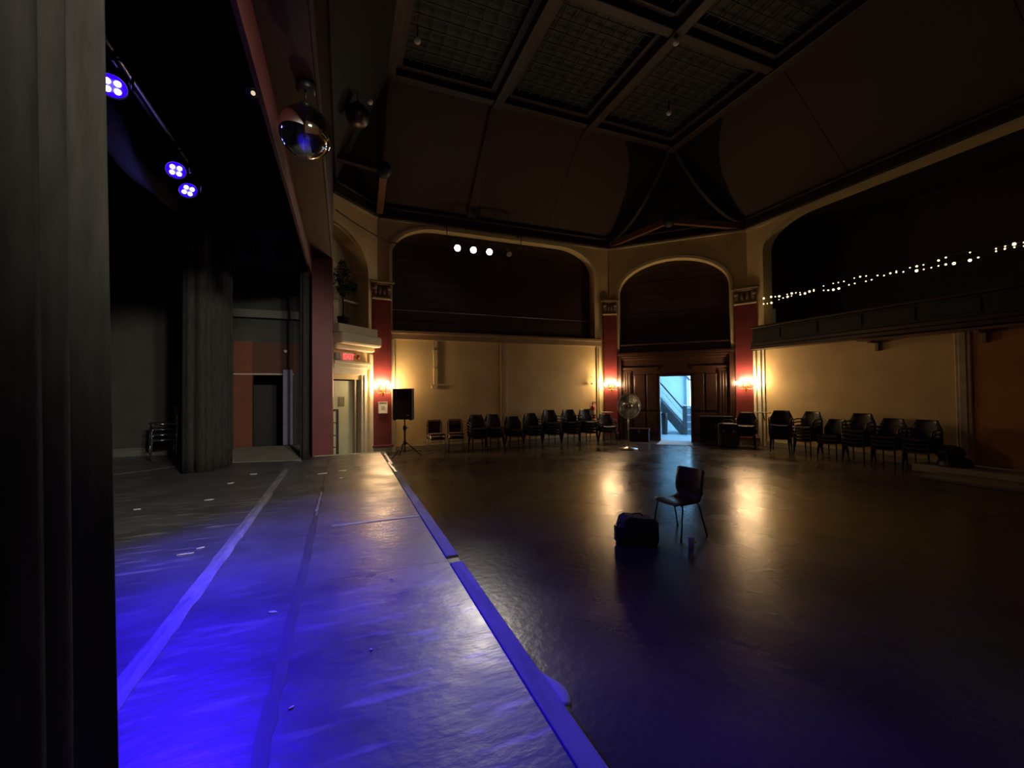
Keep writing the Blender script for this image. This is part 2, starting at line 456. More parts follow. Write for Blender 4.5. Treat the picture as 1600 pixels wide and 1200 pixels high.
for xc in (0.62, 4.04):
    p = obj('pilaster', B().box(xc - 0.20, xc + 0.20, 0.07, 0.13, 0.25, 2.66, 0.006).box(xc - 0.22, xc + 0.22, 0.04, 0.13, 0, 0.25, 0.008), wood, wf)
    for k in range(4):
        x = xc - 0.135 + k * 0.09
        obj('flute', B().box(x - 0.026, x + 0.026, 0.045, 0.072, 0.34, 2.58, 0.012), wood, p)
for (xa, xb) in ((0.92, 1.32), (1.38, 1.78), (3.0, 3.38), (3.44, 3.80)):
    for (za, zb) in ((0.3, 1.05), (1.15, 2.5)):
        obj('panel', B().box(xa, xb, 0.085, 0.125, za, zb, 0.02), wood, wf)
obj('door_casing', B().box(DX0 - 0.07, DX0, 0.05, 0.26, 0, DZ + 0.07).box(DX1, DX1 + 0.07, 0.05, 0.26, 0, DZ + 0.07).box(DX0 - 0.07, DX1 + 0.07, 0.05, 0.26, DZ, DZ + 0.07), wood, wf)
obj('threshold', B().box(DX0, DX1, -0.02, 0.30, 0.0, 0.02), mat('grey_threshold', (0.4, 0.42, 0.45), 0.4), wf)

for x0, x1 in ((0.27, 0.46), (4.20, 4.39)):
    obj('side_post', B().box(x0, x1, -0.05, 0.13, 0, 3.27, 0.012), wood, wf)
# ---- rear wall (right)
RO = (13.1, 10.6, 0); RR = R_(-90)
r_open = rounded(0.65, 10.15, 3.36, 7.40, 1.5, 0.85, 12)
wall_rear = struct('wall_rear', B().plate([(-0.1, 0), (14.3, 0), (14.3, ZC), (-0.1, ZC)], [r_open], 0.0, 0.35), plaster, 'ochre rear wall with a long balcony opening', RO, RR)
struct('trim_8', B().plate(rounded(0.54, 10.26, 3.30, 7.49, 1.58, 0.9, 12), [rounded(0.652, 10.148, 3.362, 7.398, 1.5, 0.85, 12)], -0.06, 0.02), cream, 'cream moulding round the balcony opening', RO, RR)
b = B().box(0.3, 10.5, 2.6, 2.7, 3.2, 7.6).box(0.3, 10.5, 0.34, 2.6, 3.2, 3.3).box(0.3, 10.5, 0.34, 2.6, 7.5, 7.6).box(0.2, 0.3, 0.34, 2.7, 3.2, 7.6).box(10.5, 10.6, 0.34, 2.7, 3.2, 7.6)
struct('wall_balcony_recess', b, mat('balcony_dark_paint', (0.03, 0.015, 0.013), 0.7, var=0.2), 'dark recess behind the balcony front', RO, RR)
bal = struct('trim_9', B().box(0.40, 10.4, -0.42, 0.0, 3.22, 3.34, 0.02).box(0.40, 10.4, -0.38, 0.0, 3.34, 3.46, 0.02), woodx, 'dark wooden balcony front along the rear wall', RO, RR)
obj('front_panel', B().box(0.42, 10.38, -0.34, -0.28, 3.46, 3.92, 0.01), black, bal)
obj('top_rail', B().box(0.40, 10.4, -0.40, -0.22, 3.92, 4.0, 0.025), woodx, bal)
for k in range(9):
    x = 0.95 + k * 1.13
    obj('panel', B().box(x - 0.46, x + 0.46, -0.365, -0.335, 3.53, 3.85, 0.012), black, bal)
# shelf on brackets under the balcony
sh = thing('wall_shelf', 'long narrow brown shelf on brackets under the balcony front', 'shelf', (13.1, 7.0, 3.1), RR)
obj('board', B().box(0.0, 4.4, -0.50, -0.16, 0.04, 0.085, 0.008), mat('brown_shelf', (0.20, 0.10, 0.055), 0.5, var=0.2), sh)
for x in (0.25, 2.25, 4.15):
    obj('bracket', B().box(x - 0.04, x + 0.04, -0.42, 0, -0.02, 0.04).box(x - 0.04, x + 0.04, -0.10, 0, -0.22, 0.04, 0.01), mat('bracket_paint', (0.26, 0.17, 0.09), 0.6), sh)
struct('trim_10', B().box(0.22, 0.36, -0.12, 0.01, 0, 3.22, 0.02).box(0.36, 0.50, -0.07, 0.01, 0, 3.22, 0.012).box(0.50, 0.60, -0.03, 0.01, 0, 3.22), cream2, 'moulded cream upright at the start of the rear wall', RO, RR)
struct('trim_11', B().box(5.35, 5.62, -0.06, 0.01, 0, 3.22, 0.015).box(5.42, 5.55, -0.08, 0.01, 0, 3.22, 0.01), mat('worn_cream', (0.42, 0.34, 0.22), 0.6, var=0.2, vscale=4), 'worn cream upright dividing the rear wall', RO, RR)
struct('wall_rear_orange', B().box(5.62, 10.3, -0.012, 0.005, 0, 3.22), plaster2, 'orange painted stretch of the rear wall', RO, RR)
struct('baseboard_rear', B().box(0.6, 5.35, -0.03, 0.01, 0, 0.18, 0.008), mat('grey_base', (0.3, 0.26, 0.2)), None, RO, RR)
# low step along the orange stretch
stp = struct('trim_12', B().box(4.95, 10.5, -1.0, 0.0, 0, 0.17, 0.02), mat('worn_step', (0.30, 0.26, 0.21), 0.7, var=0.3, vscale=3), 'low worn step along the orange rear wall', RO, RR)
obj('lower_step', B().box(5.5, 10.5, -1.9, -1.0, 0, 0.06, 0.01), mat('worn_step_dark', (0.12, 0.10, 0.09), 0.6, var=0.3, vscale=3), stp)

# ---- niche wall beside the proscenium
NO = (-0.3, 12.7, 0); NR = R_(45)
def niche_arch(off=0.0, zb=3.85):
    p = [(-0.05, zb), (1.43 + off, zb)]
    for k in range(13):
        a = k / 12 * PI / 2; p.append((-0.05 + (1.48 + off) * math.cos(a), 5.55 + (1.2 + off) * math.sin(a)))
    return p
nh = niche_arch()
outer = [(-0.06, 0), (0.0, 0), (0.0, 2.30), (1.07, 2.30), (1.07, 0), (1.95, 0), (1.95, ZC), (-0.06, ZC)]
wall_niche = struct('wall_niche', B().plate(outer, [[(max(x, -0.04), z) for x, z in nh]], 0.0, 0.12), plaster, 'ochre splayed wall with a tall arched niche over the exit door', NO, NR)
b = B().plate(niche_arch(0.25, 3.6), [], 0.62, 0.68)
b.box(-0.3, 1.6, 0.10, 0.66, 3.70, 3.84)
struct('wall_niche_back', b, cream2, 'shaded back of the arched niche', NO, NR)
b = B()
arcs = niche_arch()[2:]; arco = niche_arch(0.12)[2:]
for k in range(12):
    b.slab([(arcs[k][0], 0.1, arcs[k][1]), (arcs[k + 1][0], 0.1, arcs[k + 1][1]), (arcs[k + 1][0], 0.66, arcs[k + 1][1]), (arcs[k][0], 0.66, arcs[k][1])], 0.05)
b.box(1.43, 1.48, 0.10, 0.66, 3.8, 5.56)
struct('wall_niche_soffit', b, plaster, None, NO, NR)
# projecting ledge of the niche
b = B().box(-0.05, 1.50, -0.30, 0.66, 3.60, 3.84, 0.03).box(-0.05, 1.58, -0.40, 0.1, 3.28, 3.60, 0.06).box(-0.05, 1.50, -0.20, 0.05, 3.14, 3.28, 0.05)
struct('trim_13', b, cream2, 'heavy cream ledge below the arched niche', NO, NR)
b = B().box(-0.05, 1.36, -0.16, 0.02, 2.74, 2.82, 0.015).box(-0.05, 1.32, -0.12, 0.02, 2.62, 2.74, 0.02).box(-0.05, 1.28, -0.08, 0.02, 2.44, 2.62, 0.01)
b.box(1.07, 1.16, -0.05, 0.10, 0, 2.44, 0.012).box(1.16, 1.28, -0.08, 0.05, 0, 2.44, 0.012)
struct('trim_14', b, cream2, 'moulded cream casing round the exit door', NO, NR)
struct('trim_15', B().box(1.40, 1.56, -0.07, 0.02, 0, 3.1, 0.02), cream2, 'cream upright right of the exit door', NO, NR)
dr = struct('door_1', B().box(-0.02, 0.86, 0.10, 0.15, 0.02, 2.26, 0.006), doorm, 'pale green exit door leaf', NO, NR)
obj('frame', B().box(0.86, 0.93, 0.02, 0.16, 0, 2.30), mat('tan_frame', (0.25, 0.20, 0.12), 0.5), dr)
obj('dark_gap', B().box(0.93, 1.07, 0.16, 0.20, 0, 2.30), black, dr)
obj('notice', B().box(0.32, 0.53, 0.085, 0.098, 1.53, 1.80, 0.003), mat('brown_notice', (0.16, 0.13, 0.07), 0.6), dr)
nr = thing('niche_rail', 'thin cream rail across the arched niche', 'rail', (-0.3, 12.7, 4.66), NR)
obj('bar', B().cyl((-0.02, 0.30, 0), (1.43, 0.30, 0), 0.028), cream2, nr)
obj('end_bracket', B().box(1.37, 1.43, 0.26, 0.34, -0.05, 0.05, 0.01), cream2, nr)

# ---- red corner pilasters (kind structure)
def pilaster(n, corner, ang, wdt, label):
    p = struct('trim_%d' % n, B().box(-wdt / 2, wdt / 2, -0.16, 0.10, 0.26, 4.84, 0.008), redp, label, corner, ang)
    obj('base', B().box(-wdt / 2 - 0.05, wdt / 2 + 0.05, -0.22, 0.1, 0.20, 0.27, 0.015), redp, p)
    obj('plinth', B().box(-wdt / 2 - 0.01, wdt / 2 + 0.01, -0.15, 0.1, 0.0, 0.20), mat('plinth_tan', (0.34, 0.27, 0.18), 0.6), p)
    obj('collar', B().box(-wdt / 2 - 0.02, wdt / 2 + 0.02, -0.19, 0.1, 4.84, 4.90, 0.012), cream, p)
    cp = obj('capital', B().box(-wdt / 2, wdt / 2, -0.15, 0.1, 4.90, 5.32, 0.02), capm, p)
    obj('abacus', B().box(-wdt / 2 - 0.09, wdt / 2 + 0.09, -0.25, 0.1, 5.36, 5.43, 0.015).box(-wdt / 2 - 0.04, wdt / 2 + 0.04, -0.20, 0.1, 5.31, 5.36, 0.01), mat('capital_top', (0.26, 0.18, 0.09), 0.6), cp)
    for k in range(4):
        x = -wdt / 2 + wdt * (k + 0.5) / 4
        obj('leaf', B().sphere((x, -0.16, 5.12), 0.075, 10, (0.8, 0.5, 1.9)), capm, cp)
    for sx in (-1, 1):
        obj('volute', B().lathe([(0.02, -0.05), (0.075, -0.04), (0.085, 0.0), (0.075, 0.04), (0.02, 0.05)], (sx * wdt * 0.42, -0.19, 5.22), 14, (0, 1, 0)), capm, cp)
    return p
pilaster(16, (1.10, 13.98, 0), R_(8), 0.56, 'red pilaster between the exit door and the loudspeaker')
pilaster(17, (9.66, 13.92, 0), R_(-22.5), 0.50, 'red pilaster left of the lobby arch')
pilaster(18, (13.02, 10.60, 0), R_(-62), 0.66, 'red pilaster right of the lobby arch')
# cream strip lines at the wall tops
struct('trim_19', B().box(1.08, 9.7, -0.04, 0.02, 7.44, 7.50, 0.01), cream, 'thin cream line at the top of the side wall', SO)
struct('trim_20', B().box(0.0, 4.8, -0.04, 0.02, 7.44, 7.50, 0.01), cream, 'thin cream line at the top of the corner wall', DO, DR)
struct('trim_21', B().box(0.0, 14.2, -0.05, 0.02, 7.40, 7.50, 0.01), cream, 'thin cream line at the top of the rear wall', RO, RR)
struct('trim_22', B().box(0.0, 1.84, -0.04, 0.02, 7.44, 7.50, 0.01), cream, 'thin cream line at the top of the niche wall', NO, NR)
# dark timber cornices
def cornice(n, x0, x1, O, Rz, lab):
    b = B().box(x0, x1, -0.10, 0.3, 7.50, 7.64, 0.02).box(x0, x1, -0.05, 0.3, 7.64, 7.78, 0.02).box(x0, x1, -0.16, 0.3, 7.78, 7.90, 0.03)
    struct('trim_%d' % n, b, beamw, lab, O, Rz)
cornice(23, 1.0, 9.72, SO, 0, 'dark timber cornice over the side wall')
cornice(24, -0.02, 4.83, DO, DR, 'dark timber cornice over the corner wall')
cornice(25, -0.02, 14.2, RO, RR, 'dark timber cornice over the rear wall')
cornice(26, -0.02, 1.86, NO, NR, 'dark timber cornice over the niche wall')

# ---- remaining shell (near side wall, proscenium wall, stage walls)
struct('wall_near', B().box(-0.6, 13.5, -3.9, -3.6, 0, 7.6), plaster, 'ochre near side wall of the hall')
# proscenium: far jamb, near jamb, header
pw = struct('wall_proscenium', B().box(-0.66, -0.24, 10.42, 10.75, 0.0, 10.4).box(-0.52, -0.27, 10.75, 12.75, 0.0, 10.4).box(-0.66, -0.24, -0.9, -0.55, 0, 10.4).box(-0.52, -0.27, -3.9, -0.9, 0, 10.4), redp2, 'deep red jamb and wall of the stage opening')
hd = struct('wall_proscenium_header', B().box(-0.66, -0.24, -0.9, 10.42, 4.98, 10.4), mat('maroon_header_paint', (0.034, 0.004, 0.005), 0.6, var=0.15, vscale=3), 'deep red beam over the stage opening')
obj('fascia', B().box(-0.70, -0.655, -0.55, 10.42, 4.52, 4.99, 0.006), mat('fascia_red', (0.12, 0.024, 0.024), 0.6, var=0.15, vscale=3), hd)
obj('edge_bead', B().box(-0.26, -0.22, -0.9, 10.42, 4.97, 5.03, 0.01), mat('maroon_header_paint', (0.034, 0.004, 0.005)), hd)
# stage shell
sw = struct('wall_stage_side', B().plate([(-6.5, 0.5), (-2.12, 0.5), (-2.12, 2.37), (-1.26, 2.37), (-1.26, 0.5), (-0.5, 0.5), (-0.5, 9.0), (-6.5, 9.0)], [], 0.0, 0.15), greyw, 'grey painted side wall of the stage', (0, 12.2, 0))
obj('skirting', B().box(-6.5, -2.6, -0.04, 0.0, 0.5, 0.66, 0.01).box(-6.5, -2.6, -0.06, 0, 0.66, 0.70, 0.008), mat('grey_skirting', (0.14, 0.14, 0.13), 0.5), sw)
obj('rust_panel', B().box(-2.52, -2.12, -0.03, 0.0, 0.5, 3.22), rust, sw)
obj('picture_rail', B().box(-2.52, -1.2, -0.05, 0.0, 2.38, 2.42, 0.006), mat('pale_wood', (0.5, 0.4, 0.3), 0.5), sw)
obj('over_door_panel', B().box(-2.12, -0.95, -0.02, 0.0, 2.42, 3.2), mat('dim_rust', (0.09, 0.03, 0.018), 0.7), sw)
obj('shelf_beam', B().box(-2.6, -0.95, -0.18, 0.0, 3.80, 4.0, 0.01), mat('grey_beam', (0.15, 0.145, 0.13), 0.7), sw)
b = B(); arc = []
for k in range(13):
    a = PI * k / 12; arc.append((-1.75 + 0.80 * math.cos(a), 5.55 + 0.55 * math.sin(a)))
obj('arched_panel', B().plate([(-2.55, 5.12), (-0.95, 5.12)] + arc, [], -0.03, 0.0), mat('grey_arch', (0.13, 0.13, 0.125), 0.8, var=0.2), sw)
obj('doorway_back', B().box(-2.3, -1.1, 1.2, 1.25, 0.4, 2.6), black, sw)
struct('wall_stage_back', B().box(-6.6, -6.5, -3.0, 12.4, 0.0, 9.0), greyw, 'grey painted back wall of the stage')
struct('wall_stage_near', B().box(-6.6, -0.5, -3.1, -3.0, 0.0, 9.0), greyw, 'grey painted near side wall of the stage')
struct('ceiling_stage', B().box(-6.6, -0.3, -3.1, 12.4, 9.0, 9.1), black, 'black void over the stage')

# ---- stage platform
st = struct('stage_platform', B().box(-6.5, -0.60, -3.0, 12.2, 0.0, 0.45).box(-0.60, 0.88, -3.0, 10.40, 0.0, 0.45), black, 'raised black stage with a front apron')
cols = [(-6.4, -0.985, [-2.9, 4.2, 12.15]), (-0.98, -0.305, [-2.9, 10.38]), (-0.30, 0.80, [-2.9, 3.48, 4.86, 10.38])]
for x0, x1, ys in cols:
    for y0, y1 in zip(ys, ys[1:]):
        if x1 < -0.9: obj('floor_panel', B().box(x0, x1, y0 + 0.003, y1 - 0.003, 0.45, 0.50), marleym, st)
        else: obj('floor_panel', B().box(x0, x1, y0 + 0.001, min(y1, 10.38) - 0.001, 0.45, 0.50), marleym, st)
obj('floor_panel', B().box(-0.98, -0.70, 10.38, 12.15, 0.45, 0.50), marleym, st)
for k, (y0, y1) in enumerate(((-2.9, 3.42), (3.55, 4.86), (4.87, 8.3), (8.31, 10.42))):
    dz = (0.0, 0.004, 0.0, 0.006)[k]
    obj('edge_strip', B().box(0.80, 0.905, y0, y1, 0.42, 0.512 + dz, 0.006), edgem, st)
obj('edge_strip', B().box(0.80, 0.90, 3.425, 3.545, 0.42, 0.50, 0.004), blackm, st)
obj('end_strip', B().box(-0.62, 0.90, 10.385, 10.45, 0.42, 0.515, 0.006), mat('worn_end_paint', (0.42, 0.38, 0.30), 0.5, var=0.3, vscale=6), st)
obj('front_board', B().box(0.86, 0.89, -2.9, 10.40, 0.0, 0.44), black, st)
# ---- hall ceiling: sloping timber panels, beams, lattice bays
ZL, ZH = 7.88, 10.2
ce = struct('ceiling', B().box(0.9, 10.6, -1.0, 11.4, ZH + 0.32, ZH + 0.42), black, 'dark coffered timber ceiling of the hall')
def slope_side(x0a, x1a, x0b, x1b): return [(x0a, 13.95, ZL), (x1a, 13.95, ZL), (x1b, 11.1, ZH), (x0b, 11.1, ZH)]
def slope_rear(y0a, y1a, y0b, y1b): return [(13.05, y0a, ZL), (13.05, y1a, ZL), (10.35, y1b, ZH), (10.35, y0b, ZH)]
G = 0.015
for a in ((1.05, 4.05, 1.1, 4.05), (4.05 + G, 6.95, 4.05 + G, 6.95), (6.95 + G, 9.75, 6.95 + G, 9.9)):
    obj('sloping_panel', B().slab(slope_side(*a), -0.05), panelw, ce)
for a in ((10.6, 7.3, 10.9, 7.3), (7.3 - G, 3.7, 7.3 - G, 3.7), (3.7 - G, 0.1, 3.7 - G, 0.1), (0.1 - G, -3.6, 0.1 - G, -0.7)):
    obj('sloping_panel', B().slab(slope_rear(*a), 0.05), panelw, ce)
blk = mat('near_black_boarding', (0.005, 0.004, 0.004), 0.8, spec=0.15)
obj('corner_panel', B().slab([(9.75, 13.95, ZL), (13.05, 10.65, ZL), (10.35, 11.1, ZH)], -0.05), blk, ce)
def curved_edge(a, c, o, bow, n=8):
    a, c, o = Vector(a), Vector(c), Vector(o); out = []
    for k in range(n + 1):
        t = k / n; out.append(a + (c - a) * t + (o - (a + c) / 2) * bow * math.sin(PI * t))
    return out
for a, c, o in (((9.72, 13.93, ZL - 0.03), (8.35, 11.12, ZH - 0.03), (10.3, 11.12, ZH - 0.03)), ((13.03, 10.62, ZL - 0.03), (10.37, 8.9, ZH - 0.03), (10.37, 11.1, ZH - 0.03))):
    pts = curved_edge(a, c, o, 0.25)
    b = B(); nrm = (Vector(c) - Vector(a)).cross(Vector(o) - Vector(a)).normalized()
    if nrm.z > 0: nrm = -nrm
    for p, q in zip(pts, pts[1:]): b.slab([p + nrm * 0.03, q + nrm * 0.03, Vector(o) + nrm * 0.03], 0.01)
    obj('corner_board', b, blk, ce)
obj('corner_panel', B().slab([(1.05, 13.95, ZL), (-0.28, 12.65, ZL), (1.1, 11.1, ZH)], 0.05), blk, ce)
obj('sloping_panel', B().slab([(-0.24, 12.65, ZL), (-0.24, -3.6, ZL), (1.1, -0.7, ZH), (1.1, 11.1, ZH)], -0.05), mat('black_boarding', (0.010, 0.007, 0.006), 0.7), ce)
obj('sloping_panel', B().slab([(-0.24, -3.6, ZL), (13.05, -3.6, ZL), (10.35, -0.7, ZH), (1.1, -0.7, ZH)], -0.05), panelw, ce)
# wide rib on the side slope
obj('rib', B().bar((4.07, 13.90, ZL + 0.0), (4.07, 11.15, ZH - 0.05), 0.30, 0.10), beamw, ce)
XS = [1.1, 4.07, 7.1, 10.3]; YS = [-0.7, 3.35, 7.45, 11.1]
for x in XS: obj('beam', B().box(x - 0.13, x + 0.13, -0.9, 11.25, ZH - 0.22, ZH + 0.2, 0.02), beamw, ce)
for y in YS: obj('cross_beam', B().box(1.0, 10.45, y - 0.12, y + 0.12, ZH - 0.17, ZH + 0.2, 0.02), beamw, ce)
latm = mat('dark_lattice', (0.020, 0.018, 0.017), 0.6)
backm = mat('dim_ceiling_backing', (0.014, 0.016, 0.016), 0.6)
for i in range(3):
    for j in range(3):
        x0, x1, y0, y1 = XS[i] + 0.14, XS[i + 1] - 0.14, YS[j] + 0.13, YS[j + 1] - 0.13
        bay = obj('bay_frame', B().plate([(x0, y0), (x1, y0), (x1, y1), (x0, y1)], [[(x0 + .16, y0 + .16), (x1 - .16, y0 + .16), (x1 - .16, y1 - .16), (x0 + .16, y1 - .16)]], 0, 0.12), beamw, ce)
        # plate() builds in x,z: turn it flat
        for v in bay.data.vertices: v.co = Vector((v.co.x, v.co.z, ZH + 0.0 + v.co.y))
        obj('backing', B().box(x0, x1, y0, y1, ZH + 0.20, ZH + 0.22), backm, bay)
        b = B(); n = 8
        for k in range(1, n):
            xx = x0 + (x1 - x0) * k / n; b.box(xx - 0.012, xx + 0.012, y0, y1, ZH + 0.10, ZH + 0.125)
        n = 10
        for k in range(1, n):
            yy = y0 + (y1 - y0) * k / n; b.box(x0, x1, yy - 0.012, yy + 0.012, ZH + 0.08, ZH + 0.10)
        la = obj('lattice', b, latm, bay); la['kind'] = 'stuff'
# curved corner brackets and tie beams of the roof
def curved_bracket(p0, p1, sag, nm):
    """solid spandrel rib from wall corner up to the ceiling corner, pierced by two openings"""
    p0, p1 = Vector(p0), Vector(p1); h = Vector((p1.x - p0.x, p1.y - p0.y, 0)); Lh = h.length; h.normalize()
    H = p1.z - p0.z
    n = 16; up = []; lo = []
    for k in range(n + 1):
        t = k / n
        up.append((Lh * t, H * t + 0.02))
        a = PI / 2 * t
        lo.append((Lh * math.sin(a) ** 1.0 * 1.0 * (0.02 + 0.98 * t) + 0.0, H * (t ** 1.0) - sag * math.sin(PI * t)))
    outline = lo + list(reversed(up))
    def hole(tc, r):
        c = ((up[int(tc * n)][0] + lo[int(tc * n)][0]) / 2, (up[int(tc * n)][1] + lo[int(tc * n)][1]) / 2)
        return [(c[0] + r * 0.55 * math.cos(a) + r * 0.3 * math.sin(a), c[1] + r * math.sin(a)) for a in [2 * PI * k / 12 for k in range(12)]]
    b = B().plate(outline, [hole(0.55, 0.18), hole(0.32, 0.13)], -0.07, 0.07)
    o = obj(nm, b, mat('near_black_timber', (0.018, 0.014, 0.012), 0.55), ce)
    ang = math.atan2(h.y, h.x)
    M = Matrix.Translation(p0) @ Matrix.Rotation(ang, 4, 'Z')
    o.data.transform(M)
curved_bracket((9.72, 13.9, ZL - 0.1), (10.3, 11.1, ZH), 0.9, 'corner_bracket')
curved_bracket((13.0, 10.62, ZL - 0.1), (10.3, 11.1, ZH), 0.9, 'corner_bracket')
tie = mat('tie_timber', (0.15, 0.065, 0.03), 0.5, var=0.2)
boss = Vector((10.70, 11.72, 7.90))
obj('tie_beam', B().bar((9.75, 13.9, 7.62), boss, 0.16, 0.2), tie, ce)
obj('tie_beam', B().bar((13.0, 10.7, 7.62), boss, 0.16, 0.2), tie, ce)
obj('tie_boss', B().lathe([(0.03, -0.24), (0.12, -0.2), (0.2, -0.08), (0.2, 0.1), (0.1, 0.2)], boss, 16), black, ce)
boss2 = Vector((1.02, 11.85, 7.98))
obj('tie_beam', B().bar((1.06, 13.85, 7.66), boss2, 0.20, 0.22), tie, ce)
obj('tie_beam', B().bar((-0.2, 11.6, 8.0), boss2, 0.16, 0.2), beamw, ce)
obj('tie_boss', B().lathe([(0.03, -0.24), (0.12, -0.2), (0.2, -0.08), (0.2, 0.1), (0.1, 0.2)], boss2, 16), black, ce)
# ================================================================== LOBBY behind the doorway (same frame as the corner wall)
lb = B().box(-0.6, 5.6, 4.6, 4.7, 0, 4.6).box(-0.7, -0.6, 0.35, 4.7, 0, 4.6).box(5.6, 5.7, 0.35, 4.7, 0, 4.6)
struct('wall_lobby', lb, lobbyw, 'pale blue lobby wall beyond the doorway', DO, DR)
struct('floor_lobby', B().box(-0.7, 5.7, 0.24, 4.7, -0.1, 0.014), lobbyf, 'pale lobby floor beyond the doorway', DO, DR)
struct('ceiling_lobby', B().box(-0.7, 5.7, 0.35, 4.7, 4.6, 4.7), lobbyw, 'pale lobby ceiling', DO, DR)
wn = struct('window_1', B().plate([(2.72, 0.9), (4.3, 0.9), (4.3, 4.2), (2.72, 4.2)], [[(2.86, 1.04), (3.46, 1.04), (3.46, 4.06), (2.86, 4.06)], [(3.56, 1.04), (4.16, 1.04), (4.16, 4.06), (3.56, 4.06)]], 4.48, 4.60), trimw, 'bright tall lobby window', DO, DR)
for xa in (2.86, 3.56):
    for za, zb in ((1.04, 2.52), (2.56, 4.06)):
        obj('pane', B().box(xa, xa + 0.60, 4.56, 4.575, za, zb), paneem, wn)
    obj('glazing_bar', B().box(xa, xa + 0.6, 4.53, 4.58, 2.52, 2.56), trimw, wn)
wn2 = struct('window_2', B().plate([(0.9, 1.0), (4.1, 1.0), (4.1, 4.2), (0.9, 4.2)], [[(1.04, 1.14), (3.96, 1.14), (3.96, 4.06), (1.04, 4.06)]], -0.05, 0.02), trimw, 'wide lobby side window', (DO[0] + 5.58 * math.cos(DR), DO[1] + 5.58 * math.sin(DR), 0), DR - PI / 2)
# window_2 frame: local x runs from the hall side outwards along the lobby's right wall
wn2.location = (DO[0] + 5.595 * math.cos(DR), DO[1] + 5.595 * math.sin(DR), 0); wn2.rotation_euler = (0, 0, DR + PI / 2)
obj('pane', B().box(1.04, 3.96, 0.0, 0.015, 1.14, 4.06), paneem, wn2)

# lobby staircase rising to the left
sc_ = thing('staircase', 'slate staircase with pale rails seen through the lobby doorway', 'staircase', (*[DO[0] + math.cos(DR) * 2.6 - math.sin(DR) * 2.6, DO[1] + math.sin(DR) * 2.6 + math.cos(DR) * 2.6], 0), DR)
NST, RUN, RISE = 13, 0.18, 0.23
for k in range(NST):
    x = -k * RUN
    t = obj('tread', B().box(x - RUN - 0.03, x, 0.02, 1.2, (k + 1) * RISE - 0.035, (k + 1) * RISE, 0.006), trimw, sc_)
    obj('riser', B().box(x - 0.02, x, 0.03, 1.2, k * RISE, (k + 1) * RISE - 0.035), mat('stair_riser_blue', (0.20, 0.33, 0.45), 0.5), t)
for y0, y1 in ((-0.05, 0.02), (1.2, 1.26)):
    xe = -NST * RUN
    b = B().plate([(0.12, 0.0), (0.12, 0.28), (xe, NST * RISE + 0.22), (xe, NST * RISE - 0.22), (-0.1, 0.0)], [], y0, y1)
    obj('stringer', b, stairm, sc_)
for dz, wd in ((0.98, 0.06), (0.70, 0.03), (0.46, 0.03)):
    b = B().bar((0.05, -0.02, dz + 0.06), (-NST * RUN, -0.02, dz + NST * RISE + 0.06), 0.05, wd)
    obj('handrail', b, trimw if wd < 0.05 else stairm, sc_)
obj('handrail', B().bar((0.05, -0.02, 1.07 + 0.02), (-NST * RUN, -0.02, 1.07 + 0.02 + NST * RISE), 0.07, 0.022), trimw, sc_)
np_ = obj('newel_post', B().box(-0.02, 0.16, -0.10, 0.07, 0, 1.22, 0.012), stairm, sc_)
obj('cap', B().box(-0.05, 0.19, -0.13, 0.10, 1.22, 1.27, 0.012), trimw, np_)
obj('newel_post', B().box(-0.02, 0.16, 1.12, 1.28, 0, 1.22, 0.012), stairm, sc_)
obj('side_panel', B().box(0.14, 1.2, 0.05, 0.08, 0.0, 1.22), mat('stair_riser_blue', (0.2, 0.33, 0.45)), sc_)
for k in range(4):
    obj('side_bar', B().box(0.14, 1.2, 0.0, 0.04, 0.22 + k * 0.30, 0.27 + k * 0.30), trimw, sc_)
wr = thing('wall_handrail', 'thin dark handrail sloping down the pale lobby wall', 'handrail', (*[DO[0] + math.cos(DR) * 2.9 - math.sin(DR) * 4.5, DO[1] + math.sin(DR) * 2.9 + math.cos(DR) * 4.5], 0), DR)
obj('rail', B().cyl((-1.1, -0.04, 3.45), (0.75, -0.04, 1.6), 0.03), stairm, wr)
for t in (0.2, 0.8): obj('bracket', B().cyl((-1.1 + 1.85 * t, -0.04, 3.45 - 1.85 * t), (-1.1 + 1.85 * t, 0.07, 3.40 - 1.85 * t), 0.014), stairm, wr)
# small bin under the stairs
bx, by = 1.86, 2.45
bn = thing('waste_bin', 'dark bin under the lobby stairs', 'bin', (DO[0] + math.cos(DR) * bx - math.sin(DR) * by, DO[1] + math.sin(DR) * bx + math.cos(DR) * by, 0), DR)
obj('body', B().lathe([(0.10, 0.014), (0.11, 0.05), (0.135, 0.80), (0.135, 0.86)], seg=18), blackpl, bn)
obj('lid', B().lathe([(0.14, 0.86), (0.14, 0.89), (0.10, 0.93), (0.02, 0.94)], seg=18), blackpl, bn)

